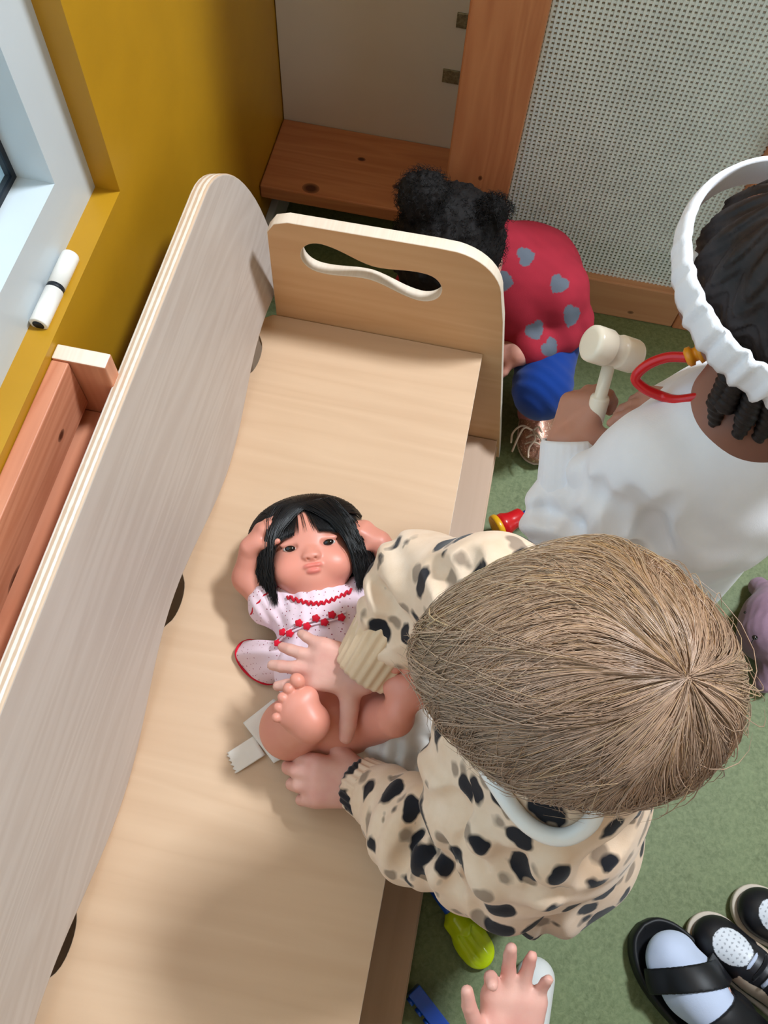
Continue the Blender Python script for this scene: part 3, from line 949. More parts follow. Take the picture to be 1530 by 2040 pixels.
def blond(N, seed, lift, flyaway, wild=0.0):
    g = np.random.default_rng(seed); K = 10
    ph = g.random(N) * 2 * math.pi
    u0 = np.arccos(1 - g.random(N) ** 1.35 * 1.55) * (1.0 if not flyaway else 0.9)
    fwd = np.cos(ph - math.atan2(1, 0) * 0)          # unused direction weight
    ln = 0.85 + 0.5 * g.random(N)
    t = np.linspace(0, 1, K)[None]
    u = u0[:, None] + ln[:, None] * t
    umax = 2.02 + 0.15 * g.random(N)
    u = np.minimum(u, umax[:, None] + 0.02 * t)
    jit = 0.10 * g.normal(size=N); bend = wild * g.normal(size=N)
    phi = ph[:, None] + jit[:, None] * t + 0.30 * np.sin(3 * ph[:, None] + u * 2.0) * t + 0.20 * t ** 2 + bend[:, None] * t ** 1.3 + 0.16 * np.sin(2 * ph[:, None] - 1.0) * np.sin(u * 3.2) * t + (0.07 * np.sin(17 * ph + 5 * u0))[:, None] * t + 0.10 * np.sin(9 * ph[:, None] + 3 * u)
    dirs = np.cos(u)[..., None] * wd + np.sin(u)[..., None] * (np.cos(phi)[..., None] * wa + np.sin(phi)[..., None] * wb_)
    cl = np.sin(11 * ph + 4 * u0) * np.sin(23 * ph - 7 * u0)
    rad = 1.0 + (lift + 0.016 * cl[:, None] + 0.008 * g.normal(size=N)[:, None] * (0.3 + t))
    if flyaway: rad = rad + 0.10 * g.random(N)[:, None] * t ** 1.5 + 0.03 * np.sin(6 * t + ph[:, None])
    loc = dirs * er_ * rad[..., None]
    # hair hangs: below the widest line it drops along the head's down axis instead of turning under
    below = np.clip(-loc[..., 2] / er_[2], 0, 1)
    rr = np.sqrt((loc[..., 0] / er_[0]) ** 2 + (loc[..., 1] / er_[1]) ** 2) + 1e-6
    want = rad * (1 - 0.10 * below)
    k = np.where(below > 0, np.maximum(want / rr, 1), 1)
    loc[..., 0] *= k; loc[..., 1] *= k
    fw = np.clip(loc[..., 1] / er_[1], 0, 1.2)          # the head narrows towards the brow
    loc[..., 0] = loc[..., 0] * (1 - 0.26 * fw ** 1.5) - 0.011 * fw
    P = hco + loc @ R.T
    shade = g.random(N)
    gold = (V3(*srgb(196, 158, 112)[:3]) if not flyaway else V3(*srgb(214, 184, 140)[:3]))
    side = np.clip(dirs[:, K // 2, 1] * 0.45 + dirs[:, K // 2, 0] * 0.65, 0, 1) * 0.75
    mixw = np.clip(side * (0.3 + shade) + (shade > 0.88) * 0.5, 0, 1)
    cols = base_c * (0.80 + 0.30 * g.random(N) + 0.16 * np.sin(5 * ph + 2 * u0) * np.sin(9 * ph + 1.3))[:, None] * (1 - mixw)[:, None] + gold * mixw[:, None]
    return P, (0.00024 + 0.00022 * g.random(N)) * (1 if not flyaway else 1.0), cols


P1, r1, c1 = blond(20000, 5, 0.0, False); P2, r2, c2 = blond(900, 9, 0.008, True, 0.35); P3, r3, c3 = blond(1600, 21, 0.006, False, 0.55); P2 = np.concatenate([P2, P3]); r2 = np.concatenate([r2, r3 * 0.8]); c2 = np.concatenate([c2, c3 * 1.12])
V_, Q_, k_ = strands_mesh(np.concatenate([P1, P2]), np.concatenate([r1, r2]), np.concatenate([c1, c2]))
tag(fast_mesh('hair', V_, Q_, M['strand'], kid, k_), kind='stuff')

# white toy stethoscope round the neck
sp = [surf(SWEAT, x, y) + IN * (0.0085 + e) for x, y, e in ((925, 1440, 0.003), (952, 1500, 0), (992, 1565, 0), (1035, 1622, 0), (1078, 1652, 0), (1122, 1658, 0), (1160, 1640, 0), (1180, 1606, 0.002), (1178, 1560, 0.003))]
sp = spline(sp, 44)
o = tube('toy_stethoscope', sp, [0.0060 + 0.0006 * math.sin(i / 45 * 3.14) for i in range(45)], M['white_plastic'], None, 14)
tag(o, 'thick white plastic toy stethoscope yoke hanging round the leopard-print toddler\'s neck', 'toy')

# ------------------------------------------------------------------ vinyl doll lying on the seat
doll = tag(empty('baby_doll', (-0.11, 0.30, BH)), 'black-haired vinyl baby doll in a dotted dress lying on the bench seat', 'doll')
dU = unit((-0.30, 0.95, 0.04)); dN = unit(V3(0.03, -0.13, 1) - dU * (V3(0.03, -0.13, 1) @ dU)); dR = np.cross(dU, dN)
dc = pt(620, 1114, 0.338)
hU = rot_about(dU, dN, math.radians(5)); hR = np.cross(hU, dN)
DR = np.stack([hR, hU, dN], 1)
dA = lambda x, y, z: dc + DR @ V3(x, y, z)
s = Sdf()
e = lambda p, r, k=0.008, sub=False: s.ell(dA(*p), r, k, DR, sub)
e((0, 0.010, -0.004), (0.049, 0.052, 0.047))
e((0, -0.014, 0.012), (0.047, 0.034, 0.034), 0.015)
e((0.025, -0.021, 0.026), (0.020, 0.018, 0.018), 0.012); e((-0.025, -0.021, 0.026), (0.020, 0.018, 0.018), 0.012)
e((0, -0.038, 0.026), (0.014, 0.010, 0.013), 0.012)
e((0, 0.022, 0.026), (0.034, 0.026, 0.018), 0.015)
e((0, -0.010, 0.044), (0.0085, 0.0075, 0.0075), 0.006)
e((0, -0.0135, 0.048), (0.0105, 0.0048, 0.0048), 0.003); e((0.0042, -0.0172, 0.0495), (0.0016, 0.0014, 0.002), 0.001, True); e((-0.0042, -0.0172, 0.0495), (0.0016, 0.0014, 0.002), 0.001, True)
for sx in (-1, 1):
    e((sx * 0.0225, 0.002, 0.044), (0.0085, 0.0042, 0.0042), 0.004, True)
    e((sx * 0.0225, 0.0075, 0.0405), (0.011, 0.0036, 0.0034), 0.003)
    e((sx * 0.050, -0.008, -0.002), (0.005, 0.012, 0.009), 0.003)
e((0.0045, -0.0245, 0.0440), (0.0070, 0.0032, 0.0048), 0.0025); e((-0.0045, -0.0245, 0.0440), (0.0070, 0.0032, 0.0048), 0.0025)
e((0, -0.0302, 0.0430), (0.0082, 0.0032, 0.0046), 0.002)
e((0, -0.0272, 0.0478), (0.0095, 0.0009, 0.0018), 0.001, True)
# body
dnk = pt(628, 1180, 0.325); dch = pt(640, 1235, 0.325); dpl = pt(668, 1425, 0.325)
s.cone(dA(0, -0.03, -0.006), dnk, 0.022, 0.022, 0.008); s.cone(dnk, dch, 0.024, 0.042, 0.012); s.cone(dch, dpl, 0.042, 0.045, 0.02)
aL = [pt(548, 1212, 0.330), pt(497, 1150, 0.328), pt(499, 1092, 0.358)]
aR = [pt(752, 1178, 0.330), pt(785, 1130, 0.330), pt(757, 1080, 0.345)]
s.chain([dch + (aL[0] - dch) * 0.5] + aL, [0.02, 0.0195, 0.0195, 0.0125], 0.007)
s.chain([dch + (aR[0] - dch) * 0.5] + aR, [0.02, 0.0195, 0.0195, 0.0125], 0.007)
hand(s, aL[2], V3(0.30, 0.85, 0.35), (-0.85, 0.1, 0.5), 1, 0.056, curl=(0.45, 0.4, 0.4, 0.45), spread=0.16, tdir=(0.35, 0.75, -0.4), fr=0.0062, kk=0.0012)
hand(s, aR[2], -IR * 0.80 + IU * 0.62, (0.4, 0.35, 0.85), -1, 0.056, curl=(0.25, 0.45, 0.5, 0.5), spread=0.22, tdir=(0.35, 0.85, -0.4), fr=0.0064, kk=0.0012)
# legs folded up, soles towards the ceiling
kL = pt(578, 1452, 0.335); fL = pt(615, 1440, 0.388)
kR = pt(742, 1425, 0.345); fR = pt(786, 1428, 0.405)
s.chain([dpl + V3(-0.02, 0, 0), kL, fL], [0.035, 0.031, 0.022], 0.01); s.chain([dpl + V3(0.022, 0, 0), kR, fR], [0.035, 0.029, 0.021], 0.01)


def doll_foot(heel, toe, wside, n):
    """sole facing n; toes fan across wside from the big one"""
    n = unit(n); d = unit(toe - heel); d = unit(d - n * (n @ d)); w = np.cross(n, d) * wside; L = np.linalg.norm(toe - heel)
    Rm = np.stack([w, d, n], 1)
    s.ell(heel + d * 0.010 - n * 0.010, (0.0135, 0.0145, 0.016), 0.006, Rm)
    s.ell(heel + d * L * 0.62 - n * 0.008, (0.0250, 0.017, 0.012), 0.008, Rm)
    s.cone(heel + d * 0.010 - n * 0.012, heel + d * L * 0.62 - n * 0.010, 0.013, 0.014, 0.01)
    for i, (o, f, r) in enumerate(((-0.0190, 1.02, 0.0074), (-0.0070, 1.03, 0.0058), (0.0036, 0.99, 0.0054), (0.0136, 0.91, 0.0050), (0.0222, 0.80, 0.0047))):
        s.ell(heel + d * L * f + w * o - n * 0.004, (r, r * 1.15, r), 0.0010, Rm)


doll_foot(pt(634, 1452, 0.405), pt(567, 1392, 0.428), 1, IN * 0.95 + IU * 0.1)
doll_foot(pt(786, 1442, 0.425), pt(822, 1345, 0.452), -1, IN * 0.95 - IR * 0.1)


def doll_col(V):
    q = (V - dc) @ DR
    base = V3(*srgb(220, 146, 126)[:3]); out = np.tile(base, (len(V), 1))
    def blend(m, c):
        nonlocal out
        m = np.clip(m, 0, 1)[:, None]; out = out * (1 - m) + V3(*srgb(*c)[:3]) * m
    for sx in (-1, 1):
        r = np.linalg.norm((q - V3(sx * 0.028, -0.020, 0.032)) / V3(0.018, 0.016, 0.03), axis=1)
        blend(0.5 * (1.2 - r), (240, 148, 126))
    lip = np.minimum(np.linalg.norm((q - V3(0.0, -0.0242, 0.048)) / V3(0.0118, 0.0034, 0.008), axis=1), np.linalg.norm((q - V3(0, -0.0302, 0.047)) / V3(0.0090, 0.0036, 0.008), axis=1))
    blend((1.15 - lip) * 2.5, (222, 126, 112))
    nos = np.linalg.norm((np.abs(q) * V3(1, 0, 0) + q * V3(0, 1, 1) - V3(0.0042, -0.0166, 0.050)) / V3(0.002, 0.0016, 0.004), axis=1)
    blend((1.1 - nos) * 1.5, (205, 130, 108))
    return out


sdf_obj('body', s, 0.0013, M['doll_vinyl'], doll, doll_col, 0.008)
for sx in (-1, 1):
    q = Sdf(); Rr = np.stack([rot_about(hR, dN, sx * 0.10), rot_about(hU, dN, sx * 0.10), dN], 1)
    q.ell(dA(sx * 0.0225, 0.0015, 0.0398), (0.0076, 0.0033, 0.0042), 0.001, Rr)
    eo = sdf_obj('eye', q, 0.0007, M['eye_white'], doll)
    q = Sdf(); q.ell(dA(sx * 0.0222, 0.0017, 0.0418), (0.0062, 0.0037, 0.0030), 0.001, Rr)
    sdf_obj('iris', q, 0.0006, M['eye'], eo)
    lid = [dA(sx * (0.0135 + 0.0185 * t), 0.0040 + 0.0026 * math.sin(math.pi * t) + 0.001 * t, 0.0432 - 0.0030 * abs(2 * t - 1) ** 2 - 0.0016 * t) for t in np.linspace(0, 1, 9)]
    tube('eyelash', lid, 0.0006, M['eye'], eo, 6)

# hair: bob behind the head, sides and a parted fringe
s = Sdf()
s.ell(dA(0.002, 0.020, -0.012), (0.071, 0.062, 0.046), 0.01, DR)
s.ell(dA(-0.048, -0.026, -0.020), (0.032, 0.046, 0.028), 0.02, DR); s.ell(dA(0.052, -0.030, -0.020), (0.036, 0.050, 0.028), 0.02, DR)
s.ell(dA(0, -0.040, 0.02), (0.047, 0.047, 0.052), 0.006, DR, True)
s.ell(dA(0, -0.018, 0.038), (0.0445, 0.036, 0.05), 0.006, DR, True); s.ell(dA(0, 0.006, 0.046), (0.020, 0.040, 0.032), 0.006, DR, True)
s.ell(dA(0, -0.10, 0.0), (0.12, 0.045, 0.1), 0.006, DR, True)
s.post.append(lambda P, d: d + 0.0006 * np.sin((P - dc) @ hR * 900))
sdf_obj('hair_cap', s, 0.0018, M['black_hair'], doll)


def doll_hair():
    g = np.random.default_rng(4); paths = []
    top = V3(-0.004, 0.052, 0.034)
    def on(u, v, lift):                                    # point over the head at (across u, along v)
        zz = math.sqrt(max(0.0, 1 - (u / 0.060) ** 2 - ((v - 0.004) / 0.064) ** 2)) * 0.047
        return V3(u, v, zz + lift)
    for i in range(2600):                                  # fringe
        a = g.uniform(-1, 1)
        if abs(a + 0.02) < 0.30 and g.random() < 0.965: continue
        u1 = a * 0.047; v1 = 0.0135 + 0.004 * g.random() - 0.006 * abs(a) ** 2
        K = []
        u0 = a * 0.012 - 0.004
        for t in np.linspace(0, 1, 9):
            u = u0 + (u1 - u0) * (t ** 0.8); v = 0.060 + (v1 - 0.060) * t
            K.append(on(u, min(v, 0.0635), 0.0035 + 0.001 * g.random()))
        paths.append(K)
    for i in range(2600):                                  # sides and back
        sd = 1 if g.random() < 0.5 else -1
        w = g.random(); uo = sd * (0.047 + (0.030 if sd > 0 else 0.027) * w); K = []
        zend = 0.024 - 0.050 * w + 0.004 * g.normal()
        vend = -0.050 - 0.010 * g.random() + 0.02 * w
        st0 = sd * 0.004 + 0.010 * g.normal()
        for t in np.linspace(0, 1, 9):
            ang = t * 1.5708
            u = st0 + (uo - st0) * min(1, math.sin(min(ang * 1.25, 1.5708)))
            v = 0.060 + (vend - 0.060) * t ** 1.25
            z_ = 0.036 * (1 - t) + zend * t + 0.018 * math.sin(t * math.pi) * (1 - w)
            K.append(V3(u + 0.002 * g.normal() * t, v, z_))
        paths.append(K)
    for i in range(1500):                                  # over the crown and down to the seat behind it
        a = g.uniform(-1.4, 1.4); K = []
        for t in np.linspace(0, 1, 9):
            b = t * 1.9; r = 1.02 + 0.05 * g.random() * t
            loc = V3(math.sin(a) * 0.067 * math.sin(b * 0.9), 0.024 + 0.043 * math.sin(b) * math.cos(a) + 0.012, 0.036 * math.cos(b)) * r
            K.append(loc + V3(0, 0.0, -0.002))
        paths.append(K)
    P = np.array(paths) @ DR.T + dc
    P[..., 2] = np.maximum(P[..., 2], BH + 0.0015)
    V, Q, c = strands_mesh(P, np.full(len(P), 0.00048), np.zeros((len(P), 3)))
    tag(fast_mesh('hair', V, Q, M['black_hair'], doll), kind='stuff')
    fly = []
    for i in range(70):
        sd = g.choice([-1, 1]); v0 = g.uniform(-0.03, 0.07); x0 = sd * (0.058 if v0 < 0.04 else 0.045)
        b = V3(x0, v0, -0.03); ex = V3(sd * g.uniform(0.004, 0.02), g.uniform(-0.05, 0.03), -0.012)
        p = [b + ex * t + V3(sd * 0.006 * math.sin(t * 3), 0, 0) for t in np.linspace(0, 1, 6)]
        fly.append(p)
    P = np.array(fly) @ DR.T + dc; P[..., 2] = np.maximum(P[..., 2], BH + 0.001)
    V, Q, c = strands_mesh(P, np.full(len(P), 0.00022), np.zeros((len(P), 3)))
    tag(fast_mesh('stray_hair', V, Q, M['black_hair'], doll), kind='stuff')


doll_hair()

# dress: bodice, puffed sleeves, skirt spread to the seat
dr = empty('dress', tuple(dch)); dr.parent = doll; dr.matrix_parent_inverse = Matrix.Translation(doll.location).inverted()
s = Sdf()
s.cone(dnk + dU * -0.004, dch, 0.031, 0.049, 0.012); s.cone(dch, dch * 0.6 + dpl * 0.4, 0.049, 0.053, 0.015)
s.cone(dch * 0.85 + aL[0] * 0.15, aL[0] * 0.85 + aL[1] * 0.15, 0.028, 0.0275, 0.008); s.cone(dch * 0.8 + aR[0] * 0.2, aR[0] * 0.9 + aR[1] * 0.1, 0.028, 0.0275, 0.008)
s.ell(dch * 0.45 + dpl * 0.55, (0.062, 0.045, 0.048), 0.012, np.stack([dR, dU, V3(0, 0, 1)], 1))
s.ell(dnk + dU * 0.010 + V3(0, 0, 0.012), (0.030, 0.022, 0.03), 0.003, np.stack([dR, dU, V3(0, 0, 1)], 1), True)
s.post.append(lambda P, d: folds(P, d, [(dch, dR, 0.06, 0.016, 0.0012), (aL[0], (1, 1, 0.3), 0.04, 0.014, 0.0012)]))
s.post.append(lambda P, d: np.maximum(d, BH + 0.0012 - P[:, 2]))
sdf_obj('bodice', s, 0.0019, M['dress'], dr)
wst = [pt(x, y, z) for x, y, z in ((548, 1282, 0.345), (570, 1262, 0.362), (600, 1247, 0.374), (630, 1239, 0.379), (662, 1232, 0.379), (690, 1222, 0.372))]
wst = spline(wst, 40)
for j in range(2):
    tube('waist_ribbon', [p - dU * (0.004 * j - 0.002) for p in wst], 0.0013, M['dress'], dr, 6)
for i in range(9):
    p = wst[int(2 + i * 4.4)] + dU * (0.0035 if i % 2 else -0.003) + V3(0, 0, 0.002)
    q = Sdf(); q.ell(p, (0.0042, 0.0036, 0.0028), 0.001)
    for a in range(5): q.ell(p + dR * 0.0032 * math.cos(a * 1.257) + dU * 0.0032 * math.sin(a * 1.257), (0.0018, 0.0018, 0.0016), 0.0006)
    sdf_obj('rosette', q, 0.0009, M['red_trim'], dr)
col = []
for i in range(60):
    t = i / 59; x = 572 + (700 - 572) * t; y = 1188 + 20 * math.sin(math.pi * t) - 12 * t; z_ = 0.360 + 0.018 * math.sin(math.pi * t)
    col.append(pt(x, y + 4 * math.sin(i * 1.35), z_))
tube('collar_trim', col, 0.0016, M['red_trim'], dr, 6)
for a_, ax_, rr in ((aL[0] * 0.80 + aL[1] * 0.20, unit(aL[1] - aL[0]), 0.0265), (aR[0] * 0.84 + aR[1] * 0.16, unit(aR[1] - aR[0]), 0.0265)):
    u_ = unit(np.cross(ax_, (0.1, 0.2, 1))); v_ = np.cross(ax_, u_)
    tube('sleeve_trim', [a_ + (u_ * math.cos(t) + v_ * math.sin(t)) * rr + ax_ * 0.001 * math.sin(9 * t) for t in np.linspace(0, 6.2832, 40)], 0.0012, M['red_trim'], dr, 6)
# skirt flap lying out on the seat, with a red hem
sk_o = [(545, 1300), (520, 1282), (497, 1276), (478, 1284), (470, 1303), (480, 1328), (502, 1350), (530, 1363), (560, 1360), (600, 1366)]
so = spline([pt(x, y, 0.2825 + 0.006 * (0.5 + 0.5 * math.sin(i * 2.1)) + (0.012 if i in (0,) else 0)) for i, (x, y) in enumerate(sk_o)], 54)
ctr = spline([pt(x, y, z) for x, y, z in ((560, 1275, 0.345), (572, 1292, 0.352), (590, 1320, 0.355), (606, 1345, 0.350))], 54)
V = []; F = []
for lay in (0, 1):
    for i in range(55):
        for j in range(9):
            t = j / 8; p = ctr[i] * (1 - t) + so[i] * t
            p = p + V3(0, 0, 0.010 * math.sin(math.pi * t) + 0.0022 * math.sin(i * 0.55) * t - lay * 0.0012)
            V.append(p)
off = 55 * 9
for i in range(54):
    for j in range(8):
        a = i * 9 + j
        F.append((a, a + 1, a + 10, a + 9)); F.append((off + a, off + a + 9, off + a + 10, off + a + 1))
mesh('skirt', V, F, M['dress'], dr, True)
tube('hem_trim', [p + V3(0, 0, 0.001) for p in so], 0.0015, M['red_trim'], dr, 8)

# opened diaper under the doll: flap with tab, crumpled right side
def sheet(name, rows, th, m, parent, wob=0.0):
    rows = [[np.array(p) for p in r] for r in rows]; ni = len(rows); nj = len(rows[0]); V = []; F = []
    for lay in (0, 1):
        for r in rows: V += [p - V3(0, 0, th * lay) for p in r]
    o = ni * nj
    for i in range(ni - 1):
        for j in range(nj - 1):
            a = i * nj + j; F.append((a, a + 1, a + nj + 1, a + nj)); F.append((o + a, o + a + nj, o + a + nj + 1, o + a + 1))
    edge = [(0, j) for j in range(nj)] + [(i, nj - 1) for i in range(1, ni)] + [(ni - 1, j) for j in range(nj - 2, -1, -1)] + [(i, 0) for i in range(ni - 2, 0, -1)]
    ids = [i * nj + j for i, j in edge]
    for a, b in zip(ids, ids[1:] + ids[:1]): F.append((a, o + a, o + b, b))
    return mesh(name, V, F, m, parent, True)


dp = empty('diaper', tuple(pt(600, 1450, BH))); dp.parent = doll; dp.matrix_parent_inverse = Matrix.Translation(doll.location).inverted()
a_, b_, c_, d_ = (484, 1440, 0.2935), (545, 1392, 0.297), (545, 1520, 0.288), (640, 1470, 0.290)
rows = []
for i in range(15):
    u = i / 14; r = []
    for j in range(15):
        v = j / 14
        p = (V3(*a_) * (1 - u) + V3(*c_) * u) * (1 - v) + (V3(*b_) * (1 - u) + V3(*d_) * u) * v
        r.append(pt(p[0], p[1], p[2] + 0.002 * math.sin(u * 6 + v * 3)))
    rows.append(r)
sheet('diaper_flap', rows, 0.0025, M['diaper'], dp)
rows = []
tA, tB, tC, tD = (505, 1466, 0.291), (528, 1504, 0.289), (452, 1500, 0.2835), (470, 1541, 0.2825)
for i in range(15):
    u = i / 14; r = []
    for j in range(10):
        v = j / 9
        p = (V3(*tA) * (1 - u) + V3(*tB) * u) * (1 - v) + (V3(*tC) * (1 - u) + V3(*tD) * u) * v
        if v > 0.9: p[0] += 3.5 * math.sin(u * 31)
        r.append(pt(p[0], p[1], p[2]))
    rows.append(r)
sheet('fastening_tab', rows, 0.0012, M['diaper'], dp)
s = Sdf(); sa = pt(800, 1500, 0.315)
s.chain([pt(725, 1480, 0.30), pt(790, 1465, 0.315), pt(835, 1440, 0.325)], [0.020, 0.032, 0.022], 0.015)
s.chain([pt(790, 1465, 0.315), pt(825, 1520, 0.305)], [0.030, 0.022], 0.015)
s.ell(pt(690, 1450, 0.296), (0.055, 0.045, 0.014), 0.01)
s.post.append(lambda P, d: folds(P, d, [(sa, (1, -0.3, 0.4), 0.05, 0.022, 0.004), (sa, (0.2, 1, 0.4), 0.05, 0.03, 0.003)]))
s.post.append(lambda P, d: np.maximum(d, BH + 0.001 - P[:, 2]))
sdf_obj('diaper_padding', s, 0.0022, M['diaper'], dp)
fr_ = spline([pt(735, 1445, 0.348), pt(750, 1458, 0.352), pt(775, 1455, 0.352), pt(800, 1442, 0.350), pt(830, 1425, 0.345)], 20)
tube('elastic_edge', fr_, 0.0022, M['diaper'], dp, 8)

# ------------------------------------------------------------------ child in the white sweatshirt
kw = tag(empty('person', (0.26, 0.46, 0)), 'child in white sweatshirt and ruffled white headband seen from behind holding a toy hammer', 'person')
wf = unit((-0.62, 0.78, -0.12)); wu = unit((-0.02, -0.10, 1.0))
wc = pt(1578, 578, 0.765)
s = Sdf(); A, R = head_sdf(s, wc, wf, wu); wu = R[:, 2]; wsd = R[:, 0]
wn_ = pt(1490, 825, 0.655)
s.cone(wc - wu * 0.055 - wf * 0.012, wn_, 0.036, 0.040, 0.02)
wx, wy = wn_[0], wn_[1]
wch = V3(wx + 0.005, wy + 0.005, 0.54); wpe = V3(wx + 0.015, wy + 0.005, 0.35)
left = V3(-0.78, -0.62, 0)
sl2 = pt(1310, 925, 0.600); el2 = pt(1126, 1035, 0.500); wl2 = pt(1130, 885, 0.545)
sr2 = wn_ - left * 0.095 + V3(0, 0, -0.04); er2 = V3(wx + 0.05, wy + 0.16, 0.53); wr2 = pt(1385, 812, 0.605)
s.ell(wch, (0.07, 0.08, 0.085), 0.03); s.cone(wch, wpe, 0.075, 0.075, 0.03); s.cone(wn_, wch, 0.045, 0.06, 0.03)
s.cone(wn_, sl2, 0.034, 0.031, 0.03); s.cone(wn_, sr2, 0.034, 0.031, 0.03)
s.chain([sl2, el2, wl2], [0.027, 0.018, 0.018], 0.012); s.chain([sr2, er2, wr2], [0.030, 0.024, 0.017], 0.012)
for q in (-1, 1):
    hp = wpe + left * 0.045 * q
    s.chain([hp, V3(hp[0], hp[1] + 0.015, 0.19), V3(hp[0], hp[1], 0.045)], [0.05, 0.037, 0.026], 0.02)
    s.ell(V3(hp[0], hp[1], 0.026) + wf * V3(1, 1, 0) * 0.02, (0.03, 0.03, 0.02), 0.02)
hand(s, wl2, IU * 0.92 + IR * 0.36, -IR * 0.62 + IN * 0.72 + IU * 0.1, 1, 0.098, curl=(1.15, 1.2, 1.2, 1.2), spread=0.05, tdir=(0.40, 0.70, -0.60), tcurl=0.25, fr=0.0066)
hand(s, wr2, -IR * 0.97 + IU * 0.02, IU * 0.5 + IN * 0.8, -1, 0.090, curl=(0.35, 0.4, 0.5, 0.6), spread=0.10, tdir=(0.5, 0.5, -0.5), fr=0.0056)

M['skin_brown'] = tone_mat('brown_child_skin', 0.48, 0.4, 0.1, 0.12, 700)


def brown_lit_col(V):  # paler hands: the light on them is put into the skin colour
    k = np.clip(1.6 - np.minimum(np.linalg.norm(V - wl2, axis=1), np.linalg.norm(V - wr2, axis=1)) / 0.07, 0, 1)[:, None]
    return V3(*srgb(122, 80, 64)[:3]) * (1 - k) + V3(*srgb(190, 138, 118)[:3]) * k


sdf_obj('body', s, 0.0026, M['skin_brown'], kw, brown_lit_col)
eyes(A, R, kw, M['eye'])
# hands painted as brighter lit share the body; sweatshirt
s = Sdf()
s.cone(wn_ + V3(0, 0, -0.030), wch, 0.058, 0.086, 0.03); s.ell(wch, (0.090, 0.092, 0.11), 0.02); s.cone(wch, wpe, 0.090, 0.096, 0.03)
s.cone(wn_ + V3(0, 0, -0.03), sl2, 0.050, 0.052, 0.03); s.cone(wn_ + V3(0, 0, -0.03), sr2, 0.050, 0.052, 0.03)
s.chain([sl2, el2, wl2 + unit(el2 - wl2) * 0.045], [0.052, 0.043, 0.031], 0.008)
s.chain([sr2, er2, wr2 + unit(er2 - wr2) * 0.045], [0.052, 0.046, 0.031], 0.018)
u1 = unit(el2 - sl2); f1 = unit(wl2 - el2)
s.post.append(lambda P, d: folds(P, d, [(el2, f1, 0.055, 0.036, 0.0055), (el2 - u1 * 0.05, u1, 0.05, 0.04, 0.0035), (sl2 + V3(0.03, -0.03, -0.06), (0.6, -0.3, 0.7), 0.07, 0.05, 0.0045), (wch + V3(0.02, -0.09, -0.02), (0.7, 0.1, -0.6), 0.07, 0.075, 0.002)]))
crease(s, [[(1195, 965), (1160, 1010), (1130, 1060)], [(1150, 935), (1130, 985), (1085, 1010)], [(1255, 985), (1285, 1040), (1310, 1090)], [(1225, 1000), (1235, 1050), (1225, 1090)], [(1340, 1000), (1300, 1050), (1270, 1075)], [(1105, 950), (1080, 990), (1090, 1040)]], 0.005, 0.016)
s.ell(wn_ + V3(0.0, 0.004, 0.025), (0.044, 0.044, 0.050), 0.006, None, True)
s.post.append(lambda P, d: np.maximum(d, 0.315 - P[:, 2]))
sdf_obj('sweatshirt', s, 0.003, M['white_knit'], kw)
cu_n = wn_ + V3(0, 0.003, -0.012)
tube('collar', [cu_n + V3(0.0425 * math.cos(t), 0.0425 * math.sin(t), 0.004 - 0.012 * math.sin(t - 0.6)) for t in np.linspace(0, 6.2832, 49)], 0.0065, M['white_knit'], kw, 10, False)
cuff(wl2, el2, 0.0275, 'cuff', M['white_knit'], kw, 0.004, 0.05, 0.008); cuff(wr2, er2, 0.026, 'cuff', M['white_knit'], kw, 0.004, 0.05)
s = Sdf()
for q in (-1, 1):
    hp = wpe + left * 0.045 * q
    s.chain([hp, V3(hp[0], hp[1] + 0.015, 0.19), V3(hp[0], hp[1], 0.06)], [0.062, 0.048, 0.038], 0.02)
s.post.append(lambda P, d: np.maximum(d, 0.05 - P[:, 2]))
sdf_obj('leggings', s, 0.004, plain('grey_leggings', srgb(120, 124, 134), 0.9, 0.2), kw)
for q in (-1, 1):
    hp = wpe + left * 0.045 * q; fd = unit(wf * V3(1, 1, 0))
    sdf_obj('shoe', shoe_sdf(V3(hp[0], hp[1], 0) - fd * 0.04, V3(hp[0], hp[1], 0) + fd * 0.09, 0.062, 0.05), 0.003, M['white_plastic'], kw)
# braided hair: cap with corded rows meeting at the crown, short twists at the nape
s = Sdf()
s.ell(wc + wu * 0.008 - wf * 0.006, (0.076, 0.088, 0.078), 0.01, R)
s.ell(wc + wf * 0.085 - wu * 0.05, (0.075, 0.06, 0.085), 0.008, R, True)
s.ell(wc - wu * 0.125, (0.15, 0.15, 0.06), 0.008, R, True)
NA = 15


def cords(P, d):
    q = (P - wc) @ R
    a = np.arctan2(q[:, 0], -q[:, 1] + 0.01)
    r = np.sqrt(q[:, 0] ** 2 + q[:, 1] ** 2)
    return d - 0.0026 * np.cos(a * NA) * np.clip(r / 0.04, 0, 1) - 0.0010 * np.sin((q[:, 2] + r) * 700 + np.cos(a * NA) * 2)


s.post.append(cords)
sdf_obj('hair', s, 0.0022, M['braid_hair'], kw)
g = np.random.default_rng(3)
for i in range(15):
    a = -1.35 + 2.7 * i / 14 + 0.05 * g.normal()
    b = wc - wu * (0.040 + 0.006 * g.random()) + wsd * math.sin(a) * 0.073 - wf * (math.cos(a) * 0.082)
    ln = 0.030 + 0.016 * g.random()
    q = Sdf(); m1 = b - wu * ln * 0.5 - wf * 0.005 * math.cos(a) + wsd * 0.004 * g.normal(); m2 = b - wu * ln + wsd * 0.006 * g.normal() - wf * 0.006
    q.chain([b + wu * 0.01, m1, m2], [0.0085, 0.0082, 0.0055], 0.004)
    q.post.append(lambda P, d, b=b: d + 0.0009 * np.sin(((P - b) @ wu) * 900 + ((P - b) @ wsd) * 500))
    sdf_obj('hair_twist', q, 0.0018, M['braid_hair'], kw, None, 0.006)
